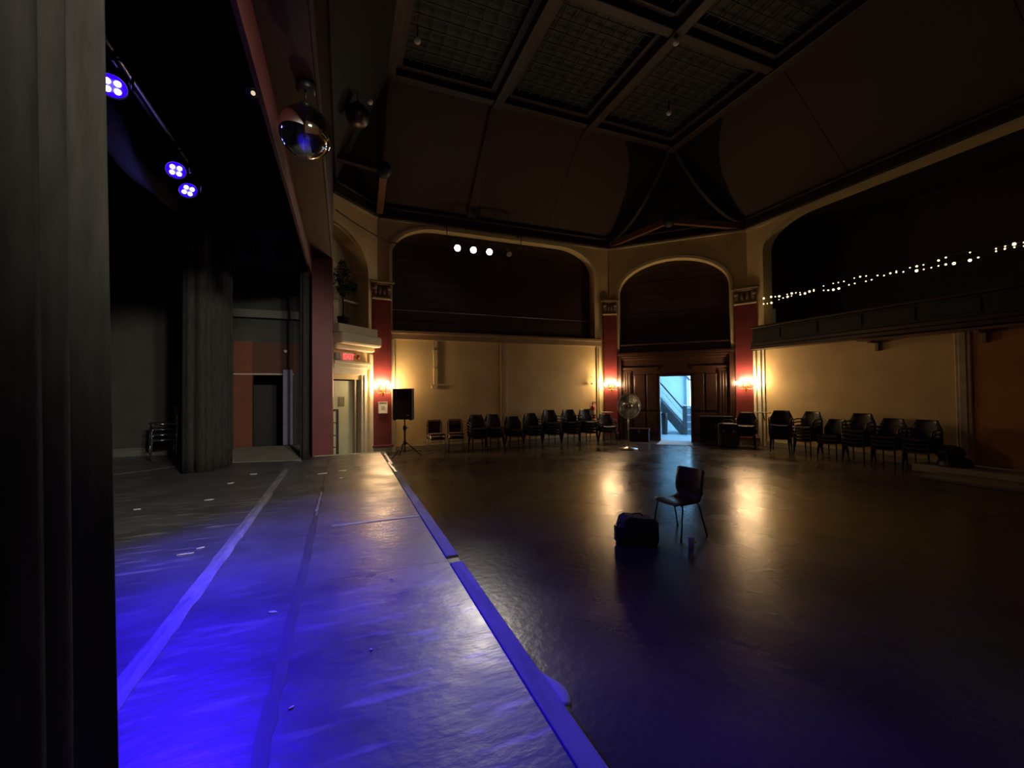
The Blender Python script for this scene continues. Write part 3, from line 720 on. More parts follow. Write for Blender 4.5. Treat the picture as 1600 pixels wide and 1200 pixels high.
# ================================================================== LAMPS
def sconce(loc, rotz, label):
    t = thing('wall_sconce', label, 'wall lamp', loc, rotz, 'lit globe sconces on the red pilasters')
    obj('back_plate', B().lathe([(0.02, 0.0), (0.09, 0.005), (0.07, 0.03), (0.03, 0.05)], (0, 0, -0.10), 16, (0, -1, 0)).box(-0.02, 0.02, -0.03, 0.0, -0.34, 0.0, 0.006), brass, t)
    obj('centre_stem', B().lathe([(0.01, -0.30), (0.03, -0.22), (0.02, -0.12), (0.04, -0.05), (0.02, 0.02), (0.03, 0.06), (0.005, 0.12)], (0, -0.10, 0), 12), brass, t)
    for x, y, z in ((-0.25, -0.14, -0.02), (-0.09, -0.20, 0.09), (0.09, -0.20, 0.09), (0.25, -0.14, -0.02)):
        pts = []
        for k in range(9):
            u = k / 8
            pts.append((x * (math.sin(u * PI / 2)), -0.08 + (y + 0.08) * u, -0.16 - 0.07 * math.sin(u * PI) + (z - 0.06 + 0.16) * u ** 2))
        a = obj('arm', B().tube(pts, 0.010, 6), brass, t)
        obj('cup', B().lathe([(0.012, -0.07), (0.035, -0.05), (0.03, -0.03)], (x, y, z), 12), brass, a)
        obj('globe', B().sphere((x, y, z + 0.025), 0.062, 14), glassg, a)
    return t
sconce((1.12, 13.80, 2.10), R_(8), 'lit sconce with four globes on the pilaster above the white notice')
sconce((9.60, 13.75, 2.14), R_(-22.5), 'lit sconce with four globes on the pilaster behind the round fan')
sconce((12.86, 10.51, 2.12), R_(-62), 'lit sconce with four globes on the pilaster right of the lobby doorway')

# white spotlights on a pipe
def spot_bar(name_lab, xs, y, z, sgn, target, onoff, labs):
    x0, x1 = min(xs) - 0.45, max(xs) + 0.55
    p = thing('lighting_pipe', name_lab, 'pipe', ((x0 + x1) / 2, y, z + 0.32))
    obj('pipe', B().cyl((-(x1 - x0) / 2, 0, 0), ((x1 - x0) / 2, 0, 0), 0.025, seg=10), blackm, p)
    HG = 0.46 if sgn > 0 else 0.6
    for x in (-(x1 - x0) / 2 + 0.1, (x1 - x0) / 2 - 0.1):
        obj('hanger', B().cyl((x, 0, 0), (x, 0, HG), 0.014, seg=8).bar((x, 0, HG - 0.02), (x, sgn * 0.42, HG - 0.02), 0.04, 0.04), blackm, p)
    for x, on, lab in zip(xs, onoff, labs):
        tgt = Vector(target(x)); d = (tgt - Vector((x, y, z))).normalized()
        s = thing('stage_spotlight', lab, 'spotlight', (x, y, z), 0, 'spotlights on the far lighting pipe' if sgn > 0 else 'spotlights on the near lighting pipe')
        obj('housing', B().lathe([(0.05, -0.34), (0.10, -0.32), (0.11, -0.05), (0.125, 0.0), (0.115, 0.0), (0.10, -0.02), (0.0, -0.02)], (0, 0, 0), 18, d), blackm, s)
        obj('lens', B().lathe([(0.10, -0.018), (0.09, -0.005), (0.05, 0.004), (0.0, 0.008)], (0, 0, 0), 18, d), lampw if on else lampoff, s)
        m_ = d * -0.18
        obj('yoke', B().tube([(-0.14, m_.y, m_.z), (-0.14, m_.y * 0.9, 0.2), (-0.10, 0, 0.29), (0.10, 0, 0.29), (0.14, m_.y * 0.9, 0.2), (0.14, m_.y, m_.z)], 0.012, 6).cyl((0, 0, 0.28), (0, 0, 0.34), 0.03), blackm, s)
        if on:
            light('spot_beam', 'SPOT', Vector((x, y, z)) + d * 0.05, tgt, SPOT_W * on, (1.0, 0.90, 0.70), spot_size=R_(28 if sgn > 0 else 36), spot_blend=0.7, shadow_soft_size=(0.08 if sgn > 0 else 0.25))
spot_bar('black pipe carrying spotlights in front of the side wall opening', [3.51, 4.06, 4.63, 5.36], 13.6, 6.68, 1,
         lambda x: (-0.5 + 0.3 * (x - 4.0), 2.2 + 0.9 * (4.0 - x), 0.6) if x < 4.5 else ((0.1, 0.6, 1.6) if x < 5 else (6, 6, 0)), [0.3, 0.35, 0.75, 0],
         ['leftmost lit white spotlight over the side wall', 'middle lit white spotlight over the side wall', 'brightest white spotlight, rightmost of the lit three', 'unlit spotlight at the right end of the far pipe'])
spot_bar('black pipe carrying spotlights near the near side wall', [2.2, 3.1], -3.2, 5.2, -1,
         lambda x: (-2.3, 9.6, 0.9), [1.9, 1.9], ['lit white spotlight nearest the stage on the near pipe', 'lit white spotlight farther from the stage on the near pipe'])

# blue LED pars over the stage
def led_par(loc, target, label, beam):
    s = thing('stage_lamp', label, 'stage lamp', loc, 0, 'blue stage lamps on the overhead batten')
    d = (Vector(target) - Vector(loc)).normalized()
    f = d.to_track_quat('Z', 'Y')
    obj('housing', B().lathe([(0.06, -0.22), (0.11, -0.20), (0.12, 0.0), (0.11, 0.0), (0.10, -0.02), (0.0, -0.02)], (0, 0, 0), 18, d), blackm, s)
    obj('yoke', B().tube([(-0.15, 0, 0), (-0.15, 0, 0.18), (-0.06, 0, 0.27), (0.06, 0, 0.27), (0.15, 0, 0.18), (0.15, 0, 0)], 0.012, 6).cyl((0, 0, 0.26), (0, 0, 0.36), 0.025), blackm, s)
    for a, c in ((-1, -1), (1, -1), (-1, 1), (1, 1)):
        p = f @ Vector((a * 0.036, c * 0.036, 0.0))
        obj('led_lens', B().lathe([(0.027, -0.015), (0.025, 0.0), (0.015, 0.010), (0.0, 0.013)], p, 12, d), ledm, s)
    obj('halo_disc', B().lathe([(0.10, -0.019), (0.10, -0.012), (0.0, -0.008)], (0, 0, 0), 18, d), mat('blue_halo_glow', (0.1, 0.1, 0.6), 0.3, emit=(0.02, 0.0, 1.0), estr=2.0), s)  # glowing disc added behind the lenses to imitate the blue halo round the lamp
    if beam:
        light('blue_beam', 'SPOT', Vector(loc) + d * 0.06, target, BLUE_W * beam, (0.026, 0.003, 1.0), spot_size=R_(60), spot_blend=0.9, shadow_soft_size=0.1)
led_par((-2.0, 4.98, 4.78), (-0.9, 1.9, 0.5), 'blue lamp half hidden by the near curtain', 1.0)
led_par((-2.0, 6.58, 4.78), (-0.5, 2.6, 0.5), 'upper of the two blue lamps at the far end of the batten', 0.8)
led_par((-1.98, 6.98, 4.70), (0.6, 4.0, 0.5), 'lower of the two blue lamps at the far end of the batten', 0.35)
bt = thing('batten', 'pale double batten hanging over the stage between the blue lamps', 'batten', (-2.0, 6.0, 5.12))
obj('pipe', B().cyl((0, -3.2, 0), (0, 1.2, 0), 0.022), steel, bt)
obj('pipe', B().cyl((-0.12, -3.2, 0.10), (-0.12, 1.2, 0.10), 0.022), steel, bt)
for y in (-2.0, 0.9): obj('hanger', B().cyl((-0.06, y, 0), (-0.06, y, 3.8), 0.008, seg=6), blackm, bt)
for y in (-2.6, -1.0, 0.5): obj('strap', B().box(-0.15, 0.03, y - 0.02, y + 0.02, -0.03, 0.13, 0.005), blackm, bt)
# cloth border behind the batten
cb = tag(obj('border_cloth', B().grid(lambda u, v: Vector((-0.02 * math.sin(u * 22), -2.6 + 4.2 * u, -0.05 - v * (0.42 + 0.20 * math.sin(PI * u)) )), 40, 6, 0.008), curtm, None, (-2.35, 6.2, 5.15)), 'grey cloth border hanging below the overhead batten', 'cloth')
# small lamps glimpsed behind the header
for yy, lab, xx in ((2.95, 'small warm lamp behind the red beam near the photographer', -0.79), (4.55, 'small warm lamp behind the red beam near the mirror ball', -0.79)):
    s = thing('clip_lamp', lab, 'lamp', (xx, yy, 4.72), 0, 'small lamps behind the red beam')
    obj('shade', B().lathe([(0.03, 0.10), (0.05, 0.08), (0.075, 0.0), (0.068, 0.0), (0.03, 0.06), (0.0, 0.06)], (0, 0, 0), 14, (0.4, 0.5, 0.7)), blackm, s)
    obj('bulb', B().sphere((0.0, 0.0, 0.02), 0.020, 10), mat('dim_warm_bulb', (0.9, 0.8, 0.6), 0.3, emit=(1, 0.8, 0.5), estr=0.8), s)
    obj('stem', B().cyl((0.02, 0.03, 0.05), (0.10, 0.03, 0.27), 0.012), blackm, s)

# fairy lights in the balcony opening
fl = thing('string_lights', 'warm twinkling string of lights across the balcony opening', 'string lights', (12.82, 9.9, 4.8))
random.seed(11)
def strand(off, ph, pts):
    P = []
    n = 70
    for k in range(n + 1):
        y = -9.3 * k / n
        z = 0.02 * math.sin(k * 0.9 + ph) + 0.035 * math.sin(k * 0.37 + ph * 2) + off
        P.append((0.01 * math.sin(k * 1.7 + ph), y, z))
    return P
for off, ph in ((0.055, 0.3), (-0.05, 2.1)):
    P = strand(off, ph, None)
    obj('wire', B().tube(P, 0.004, 5), wirem, fl)
    k = 1
    while k < len(P) - 1:
        if not (38.5 < k < 40.5 and off > 0) and not (36 < k < 38):
            r = random.choice((0.012, 0.015, 0.019, 0.028)) * (1.0 if k < 30 else 1.1)
            obj('bulb', B().sphere((P[k][0] - 0.02, P[k][1], P[k][2] - 0.02), r, 8), fairym, fl)
        k += random.choice((1, 1, 2))

# mirror balls and bare bulbs
def mirror_ball(loc, r, rod, label, m, facets):
    t = thing('mirror_ball', label, 'mirror ball', loc)
    if facets:
        b = B(); q = bmesh.ops.create_uvsphere(b.bm, u_segments=24, v_segments=14, radius=r)
        ball = obj('ball', b, m, t)
    else:
        ball = obj('ball', B().sphere((0, 0, 0), r, 48), m, t)
    obj('cap', B().lathe([(0.06, r - 0.02), (0.06, r + 0.04), (0.02, r + 0.07)], seg=14), blackm, t)
    obj('rod', B().cyl((0, 0, r + 0.05), (0, 0, rod), 0.012, seg=8), blackm, t)
    obj('motor', B().lathe([(0.07, rod - 0.10), (0.09, rod - 0.08), (0.09, rod), (0.05, rod + 0.01)], seg=14), blackm, t)
mirror_ball((-0.345, 4.6, 4.49), 0.245, 0.50, 'large smooth mirror ball hanging below the red beam', mirror, False)
mirror_ball((0.30, 10.0, 8.15), 0.26, 0.9, 'dim faceted mirror ball far up in the dark ceiling corner', mat('dull_mirror', (0.13, 0.11, 0.10), 0.4, 1.0), True)
for (x, y, z), lab in (((1.56, 9.5, 9.85), 'small white ceiling lamp nearest the stage'), ((7.1, 7.45, 9.88), 'white ceiling lamp at the crossing of two beams'), ((8.67, 9.43, 9.85), 'faint ceiling lamp near the far corner'), ((0.62, 11.0, 9.2), 'faint lamp high above the niche')):
    t = thing('ceiling_lamp', lab, 'lamp', (x, y, z), 0, 'unlit round ceiling lamps')
    obj('globe', B().sphere((0, 0, 0), 0.075, 14), bulbwhite, t)
    obj('stem', B().cyl((0, 0, 0.06), (0, 0, 0.36 if z > 9.5 else 0.5), 0.02, seg=8), blackm, t)
# ================================================================== STAGE DRESSING
def curtain(name, label, pathpts, z0, z1, folds, amp, seed, thick=0.004, m=curtm, nv=14, lean=0.0):
    """hanging cloth following a plan path, with vertical folds"""
    rnd = random.Random(seed)
    pts = [Vector((x, y, 0)) for x, y in pathpts]
    seg = [(b - a).length for a, b in zip(pts, pts[1:])]; tot = sum(seg)
    ph = [rnd.uniform(0, 6.28) for _ in range(4)]
    def at(t):
        d = t * tot
        for a, b, l in zip(pts, pts[1:], seg):
            if d <= l + 1e-9: return a + (b - a) * (d / l), (b - a).normalized()
            d -= l
        return pts[-1], (pts[-1] - pts[-2]).normalized()
    def fn(u, v):
        p, tg = at(u); nrm = Vector((-tg.y, tg.x, 0))
        z = z0 + (z1 - z0) * v
        flare = 1.0 + 0.18 * (1 - v) ** 2
        a = amp * flare * (math.sin(u * folds * 2 * PI + ph[0] + 0.25 * math.sin(v * 3 + ph[1])) + 0.35 * math.sin(u * folds * 4.6 * PI + ph[2] + 0.4 * v))
        b = 0.35 * amp * math.sin(u * folds * 2 * PI * 2 + ph[3])
        return Vector((p.x - lean * v, p.y, z)) + nrm * a + tg * b
    base = pts[0]
    def fl(u, v):
        q = fn(u, v); return Vector((q.x - base.x, q.y - base.y, q.z - z0))
    o = obj(name, B().grid(fl, int(folds * 14), nv, thick), m, None, (base.x, base.y, z0))
    tag(o, label, 'curtain')
    return o
curtain('stage_curtain', 'heavy charcoal curtain gathered close at the left edge of the view', [(-0.725, 1.72), (-0.79, 1.36), (-0.86, 0.6), (-0.90, -0.2)], 0.51, 6.6, 15, 0.046, 3, lean=0.10)
curtain('stage_curtain', 'charcoal curtain gathered in narrow folds beside the red jamb', [(-0.72, 9.95), (-0.88, 10.15), (-0.80, 10.36)], 0.51, 4.9, 4, 0.035, 5)
curtain('wing_curtain', 'dark wing curtain hanging behind the white tape line', [(-2.66, 9.12), (-2.30, 9.22), (-2.15, 9.75), (-2.10, 10.05)], 0.51, 6.4, 6, 0.05, 9)
# stack of chairs in the wing
def stage_chair_parts(t):
    obj('seat', B().box(-0.22, 0.22, -0.21, 0.21, 0.41, 0.455, 0.015), blackpl, t)
    for sx in (-1, 1):
        obj('side_rail', B().tube([(sx * 0.225, -0.23, 0.43), (sx * 0.225, 0.20, 0.43)], 0.014, 8), chrome, t)
    for sx in (-1, 1):
        for sy in (-1, 1):
            obj('leg', B().cyl((sx * 0.225, sy * 0.19, 0.43), (sx * 0.235, sy * 0.215, 0.0), 0.012, seg=8), chrome, t)
    obj('backrest', B().box(-0.20, 0.20, 0.205, 0.235, 0.62, 0.80, 0.012), blackpl, t)
    for sx in (-1, 1): obj('back_post', B().cyl((sx * 0.215, 0.20, 0.43), (sx * 0.20, 0.225, 0.80), 0.011, seg=8), chrome, t)
c0 = thing('stacking_chair', 'topmost black stacking chair with chrome frame in the stage wing', 'chair', (-3.62, 11.25, 0.51 + 3 * 0.115), R_(-68), 'chairs stacked in the stage wing')
stage_chair_parts(c0)
for k, lab in ((2, 'second from top black stacking chair in the stage wing'), (1, 'third from top black stacking chair in the stage wing'), (0, 'bottom black stacking chair standing on the stage wing floor')):
    dup(c0, (-3.62, 11.25, 0.51 + k * 0.115), R_(-68), lab, 'chairs stacked in the stage wing')
# low sloping platform by the wing doorway
pf = thing('ramp_platform', 'low grey ramp before the dark wing doorway', 'ramp', (-1.65, 10.95, 0.50))
b = B(); b.slab([(-0.75, -0.80, 0.012), (0.80, -1.15, 0.012), (0.62, 0.95, 0.10), (-0.78, 1.1, 0.10)], 0.01)
obj('deck', b, platm, pf)
obj('side_board', B().slab([(0.80, -1.15, 0.0), (0.62, 0.95, 0.0), (0.62, 0.95, 0.10), (0.80, -1.15, 0.012)], 0.02), platm, pf)
obj('back_board', B().box(-0.78, 0.62, 0.93, 0.96, 0, 0.095), platm, pf)
tag(obj('leaning_board', B().box(-0.11, 0.11, -0.02, 0.02, 0, 1.9, 0.005), lavm, None, (-1.32, 12.05, 0.61)), 'pale lavender board standing in the wing doorway', 'board')
# two round wall speakers in the arch
for x, z, lab in ((-2.09, 5.55, 'left of two round black drums on the stage side arch'), (-1.43, 5.50, 'right of two round black drums on the stage side arch')):
    t = thing('round_lamp', lab, 'lamp', (x, 12.13, z), 0, 'round black lamps on the stage side arch')
    obj('drum', B().lathe([(0.17, 0.0), (0.19, 0.02), (0.19, 0.16), (0.16, 0.18), (0.15, 0.10), (0.0, 0.10)], (0, 0, 0), 20, (0, -1, 0)), blackm, t)
    obj('bracket', B().cyl((0, -0.05, 0.15), (0, -0.02, 0.42), 0.02, seg=8), blackm, t)
    obj('lens', B().lathe([(0.12, 0.11), (0.08, 0.14), (0.0, 0.15)], (0, 0, 0), 16, (0, -1, 0)), mat('dark_glass', (0.03, 0.03, 0.032), 0.15), t)
tag(obj('wall_bulb', B().sphere((0, 0, 0), 0.045, 12).cyl((0, 0.03, 0), (0, 0.08, 0), 0.02), bulbwhite, None, (-1.38, 12.11, 2.98)), 'small pale bulb fixed above the wing doorway', 'bulb')

# tapes on the stage
tp = thing('floor_tape', 'long doubled white tape line across the stage', 'tape', (-0.985, 5.6, 0.501))
rnd = random.Random(4)
def tape_strip(x0, x1, y0, y1, z, nm, m, par, n=60, jag=0.006):
    L_ = [(x0 + rnd.uniform(-jag, jag), y0 + (y1 - y0) * k / n) for k in range(n + 1)]
    Rr = [(x1 + rnd.uniform(-jag, jag), y0 + (y1 - y0) * k / n) for k in range(n + 1)]
    b = B()
    V0 = [b.bm.verts.new((x, y, z + rnd.uniform(0, 0.0015))) for x, y in L_]; V1 = [b.bm.verts.new((x, y, z + rnd.uniform(0, 0.0015))) for x, y in Rr]
    W0 = [b.bm.verts.new((v.co.x, v.co.y, z - 0.001)) for v in V0]; W1 = [b.bm.verts.new((v.co.x, v.co.y, z - 0.001)) for v in V1]
    for k in range(n):
        b.bm.faces.new((V0[k], V1[k], V1[k + 1], V0[k + 1])); b.bm.faces.new((W0[k], V0[k], V0[k + 1], W0[k + 1])); b.bm.faces.new((V1[k], W1[k], W1[k + 1], V1[k + 1]))
    return obj(nm, b, m, par)
tape_strip(-0.055, 0.005, -4.5, 3.35, 0.001, 'strip', tapem, tp)
tape_strip(-0.002, 0.055, -4.6, 1.2, 0.002, 'strip', mat('white_tape_bright', (0.30, 0.30, 0.33), 0.45, var=0.3, vscale=14, stretch=(1, 0.25, 1)), tp)
tape_strip(0.0, 0.045, 1.15, 3.2, 0.0025, 'strip', tapem, tp)
tp2 = thing('seam_tape', 'worn grey tape over the seam in the stage floor', 'tape', (-0.302, 4.0, 0.501))
tape_strip(-0.030, 0.030, -4.0, 3.0, 0.001, 'strip', greytape, tp2, 60, 0.008)
tp3 = thing('cross_tape', 'short lavender white tape running to the stage edge', 'tape', (0.32, 4.88, 0.501))
tp3.rotation_euler = (0, 0, R_(-90.3))
tape_strip(-0.035, 0.035, -0.44, 0.46, 0.001, 'strip', tapem, tp3, 12, 0.004)
tape_strip(-0.012, 0.030, -0.1, 0.47, 0.003, 'strip', tapem, tp3, 8, 0.003)
tp4 = thing('scuffed_tape', 'short scuffed pale tape lying along the stage floor seam', 'tape', (-0.30, 5.9, 0.501))
tape_strip(-0.012, 0.010, -0.55, 0.75, 0.003, 'strip', mat('pale_scuff', (0.22, 0.215, 0.21), 0.5, var=0.5, vscale=20), tp4, 20, 0.012)
tp5 = thing('wing_tape', 'short pale tape mark on the floor by the wing wall', 'tape', (-3.55, 9.75, 0.501), R_(-52))
tape_strip(-0.03, 0.03, -0.7, 0.7, 0.001, 'strip', tapem, tp5, 10)
# torn tape on the edge strip
for k, (x, y, l, rz, lab) in enumerate(((0.86, 9.3, 1.5, 0.0, 'torn white tape on the far end of the stage edge'), (0.83, 8.2, 1.1, 2.0, 'torn white tape farther along the stage edge'))):
    t = thing('edge_tape', lab, 'tape', (x, y, 0.520), R_(rz), 'torn tapes on the stage edge')
    tape_strip(-0.018, 0.020, -l / 2, l / 2, 0.001, 'strip', mat('bright_tape', (0.75, 0.72, 0.78), 0.3), t, 24, 0.009)
fp = thing('tape_flap', 'curled tape flap sticking out from the near stage edge', 'tape', (0.905, 1.84, 0.50))
obj('flap', B().grid(lambda u, v: Vector((0.075 * v * math.sin(PI * min(1, 0.15 + u)), -0.16 + 0.32 * u, 0.004 - 0.02 * v * v)), 10, 5, 0.002), mat('flap_tape', (0.3, 0.3, 0.33), 0.9), fp)
# paper scraps
random.seed(21)
SCR = [(-0.428, 3.11, .060, .022, 'white paper scrap between the tape line and the stage edge'), (-1.668, 6.74, .10, .05, 'white paper scrap left of the tape line midway'), (-1.657, 7.85, .10, .05, 'white paper scrap left of the tape line farther back'),
       (-1.484, 8.57, .12, .05, 'white paper scrap farthest back beside the tape line'), (-2.362, 6.54, .09, .04, 'white paper scrap closest to the near curtain'), (0.135, 2.45, .016, .012, 'tiny white fleck near the stage front'),
       (0.33, 3.31, .018, .014, 'tiny bright fleck by the stage edge'), (-0.22, 2.14, .03, .012, 'small white shred on the near stage'), (-1.295, 4.54, .13, .018, 'thin white shred left of the tape line'),
       (-0.34, 8.11, .16, .05, 'white scrap beyond the short cross tape'), (-0.047, 7.56, .06, .05, 'small white scrap right of the far tape'), (-0.02, 8.25, .14, .04, 'white scrap nearest the red jamb'), (-1.22, 4.66, .06, .014, 'short white shred beside the thin one')]
for x, y, l, wd, lab in SCR:
    b = B(); rz = random.uniform(-0.5, 0.5)
    n = 6
    out = [((l / 2) * math.cos(a) * random.uniform(.8, 1.1), (wd / 2) * math.sin(a) * random.uniform(.8, 1.1)) for a in [2 * PI * k / n for k in range(n)]]
    top = [b.bm.verts.new((px, py, 0.004 + random.uniform(0, 0.003))) for px, py in out]; bot = [b.bm.verts.new((px, py, 0.0005)) for px, py in out]
    b.bm.faces.new(top); b.bm.faces.new(list(reversed(bot)))
    for k in range(n): b.bm.faces.new((top[k], bot[k], bot[(k + 1) % n], top[(k + 1) % n]))
    tag(obj('paper_scrap', b, white, None, (x, y, 0.501), rz), lab, 'paper')
# stair rail beyond the stage end
hr = thing('stair_handrail', 'black metal handrail at the far end of the stage', 'handrail', (-0.15, 10.9, 0.0))
obj('rail', B().bar((-0.26, -0.05, 1.50), (0.02, 0.0, 1.50), 0.05, 0.05), blackm, hr)
obj('post', B().box(-0.03, 0.03, -0.03, 0.03, 0.0, 1.52, 0.006), blackm, hr)
for z in (0.62, 0.9, 1.2): obj('crossbar', B().bar((-0.12, -0.02, z), (0.0, 0, z), 0.02, 0.02), blackm, hr)

# ================================================================== HALL THINGS
# exit sign and emergency lamp
def on_niche(x, y, z):
    return (NO[0] + math.cos(NR) * x - math.sin(NR) * y, NO[1] + math.sin(NR) * x + math.cos(NR) * y, z)
es = thing('exit_sign', 'white exit sign with glowing red letters over the pale door', 'sign', on_niche(0.50, -0.06, 2.83), NR)
obj('case', B().box(-0.19, 0.19, -0.04, 0.06, 0.0, 0.24, 0.012), white, es)
def letters(par, txt, m, h, x0, y, z0, dep=0.008):
    cu = bpy.data.curves.new('letters', 'FONT'); cu.body = txt; cu.size = h / 0.7; cu.extrude = dep / 2; cu.align_x = 'CENTER'
    o = bpy.data.objects.new('letters', cu); C.objects.link(o)
    dg = bpy.context.evaluated_depsgraph_get(); me = bpy.data.meshes.new_from_object(o.evaluated_get(dg)); bpy.data.objects.remove(o)
    me.transform(Matrix.Translation((x0, y, z0)) @ Matrix.Rotation(PI / 2, 4, 'X'))
    me.materials.clear(); me.materials.append(m)
    q = bpy.data.objects.new('letters', me); C.objects.link(q); q.parent = par; return q
letters(es, 'EXIT', exitm, 0.15, 0.0, -0.046, 0.045)
eml = thing('emergency_lamp', 'small red and white emergency lamp beside the exit sign', 'lamp', on_niche(0.86, -0.12, 2.96), NR)
obj('head', B().lathe([(0.03, -0.05), (0.06, -0.03), (0.075, 0.03), (0.0, 0.04)], (0, 0, 0), 14, (0.3, -1, -0.2)), mat('dull_red_plastic', (0.3, 0.05, 0.03), 0.4), eml)
obj('arm', B().cyl((0, 0, 0), (0, 0.09, 0.02), 0.015, seg=8).cyl((0.0, 0.06, 0.0), (0.36, 0.06, -0.15), 0.012, seg=6), white, eml)
tag(obj('junction_box', B().box(-0.09, 0.09, -0.05, 0.04, 0, 0.20, 0.012), mat('grey_box', (0.30, 0.29, 0.24), 0.5), None, on_niche(0.12, -0.06, 2.84), NR), 'grey junction box left of the exit sign', 'box')
# notice on the first pilaster
nt_ = thing('framed_notice', 'white notice in a thin frame under the first sconce', 'notice', (1.13, 13.80, 1.26), R_(8))
obj('frame', B().plate([(-0.14, 0), (0.14, 0), (0.14, 0.36), (-0.14, 0.36)], [[(-0.12, 0.02), (0.12, 0.02), (0.12, 0.34), (-0.12, 0.34)]], -0.025, 0.01), cream2, nt_)
obj('sheet', B().box(-0.12, 0.12, -0.012, 0.0, 0.02, 0.34), white, nt_)
obj('print', B().box(-0.05, 0.06, -0.014, -0.011, 0.10, 0.24), mat('grey_print', (0.35, 0.35, 0.34), 0.7), nt_)
# potted tree in the niche
pt = thing('potted_tree', 'small leafy potted tree standing in the arched niche', 'potted tree', on_niche(0.62, 0.22, 3.84), NR)
obj('pot', B().lathe([(0.10, 0), (0.13, 0.02), (0.16, 0.26), (0.17, 0.26), (0.17, 0.30), (0.14, 0.30), (0.0, 0.27)], seg=18), black, pt)
obj('trunk', B().tube([(0, 0, 0.25), (0.02, 0.01, 0.6), (-0.02, 0.0, 0.95), (0.0, 0.0, 1.6)], [0.03, 0.026, 0.022, 0.012], 8).tube([(0, 0, 1.0), (0.18, -0.05, 1.25), (0.3, -0.05, 1.4)], 0.01, 6).tube([(0, 0, 1.05), (-0.18, 0, 1.3), (-0.25, 0.02, 1.5)], 0.01, 6), barkm, pt)
b = B(); rn = random.Random(5)
cl = [(0, 0, 1.85, .17), (-0.13, 0.0, 1.62, .22), (0.10, -0.05, 1.62, .20), (-0.26, 0, 1.36, .24), (0.30, -0.05, 1.30, .26), (0.0, -0.05, 1.32, .28), (0.15, 0.05, 1.15, .2), (-0.10, 0, 1.08, .18), (0.42, 0, 1.27, .15), (0, 0, 0.98, .12)]
for cx, cy, cz, rr in cl:
    for _ in range(int(rr * 520)):
        d = Vector((rn.gauss(0, 1), rn.gauss(0, 1), rn.gauss(0, 1))).normalized() * rr * rn.uniform(0.4, 1.0)
        p = Vector((cx, cy * 0.6, cz)) + Vector((d.x, d.y * 0.6, d.z * 0.8))
        a = Vector((rn.gauss(0, 1), rn.gauss(0, 1), rn.gauss(0, 1))).normalized(); c_ = a.orthogonal().normalized()
        s_ = rn.uniform(0.038, 0.065)
        b.quad(p - a * s_, p + c_ * s_ * 0.5, p + a * s_, p - c_ * s_ * 0.5)
fo = obj('foliage', b, leafm, pt); fo['kind'] = 'stuff'

# loudspeaker on tripod
spx, spy = 1.68, 12.90
ts = thing('speaker_stand', 'black tripod stand beside the ochre side wall', 'stand', (spx, spy, 0), R_(10))
obj('pole', B().cyl((0, 0, 0.12), (0, 0, 1.14), 0.020, seg=12).cyl((0, 0, 0.35), (0, 0, 0.82), 0.027, seg=12), blackm, ts)
obj('clamp', B().lathe([(0.03, 0.78), (0.05, 0.80), (0.05, 0.90), (0.03, 0.92)], seg=14).cyl((0.03, 0, 0.85), (0.10, 0, 0.85), 0.014), blackm, ts)
obj('collar', B().lathe([(0.03, 0.36), (0.05, 0.37), (0.05, 0.46), (0.03, 0.47)], seg=14), blackm, ts)
for k in range(3):
    a = R_(-90 + 60 + 120 * k)
    dx, dy = math.cos(a), math.sin(a)
    lg = obj('leg', B().cyl((dx * 0.04, dy * 0.04, 0.42), (dx * 0.50, dy * 0.50, 0.02), 0.015, seg=8), blackm, ts)
    obj('brace', B().cyl((dx * 0.02, dy * 0.02, 0.16), (dx * 0.27, dy * 0.27, 0.22), 0.009, seg=8), blackm, lg)
    obj('rubber_foot', B().sphere((dx * 0.50, dy * 0.50, 0.022), 0.022, 8), black, lg)
sp = thing('loudspeaker', 'black loudspeaker on the tripod stand by the first sconce', 'loudspeaker', (spx, spy, 1.10), R_(-26))
obj('cabinet', B().plate([(-0.27, 0.0), (0.27, 0.0), (0.27, 0.05), (0.27, 0.92), (-0.27, 0.92)], [], 0, 0.02), blackpl, sp)
b = B(); b.slab([(-0.285, -0.22, 0.02), (0.285, -0.22, 0.02), (0.285, 0.02, 0.02), (0.17, 0.24, 0.02), (-0.17, 0.24, 0.02), (-0.285, 0.02, 0.02)], 0.90)
cab = obj('housing', b, blackpl, sp)
obj('grille', B().box(-0.25, 0.25, -0.245, -0.22, 0.08, 0.58, 0.01), grille, sp)
obj('horn', B().lathe([(0.16, 0.0), (0.15, 0.012), (0.06, -0.05), (0.0, -0.05)], (0, -0.222, 0.74), 18, (0, -1, 0)), blackm, sp)
obj('badge', B().box(0.15, 0.20, -0.25, -0.244, 0.12, 0.15, 0.003), mat('badge_silver', (0.6, 0.6, 0.6), 0.3, 0.6), sp)
obj('handle', B().box(-0.283, -0.262, -0.02, 0.06, 0.52, 0.72, 0.01), black, sp)
for sx in (-1, 1): obj('foot', B().box(sx * 0.24 - 0.03, sx * 0.24 + 0.03, -0.20, -0.12, -0.01, 0.02, 0.005), black, sp)

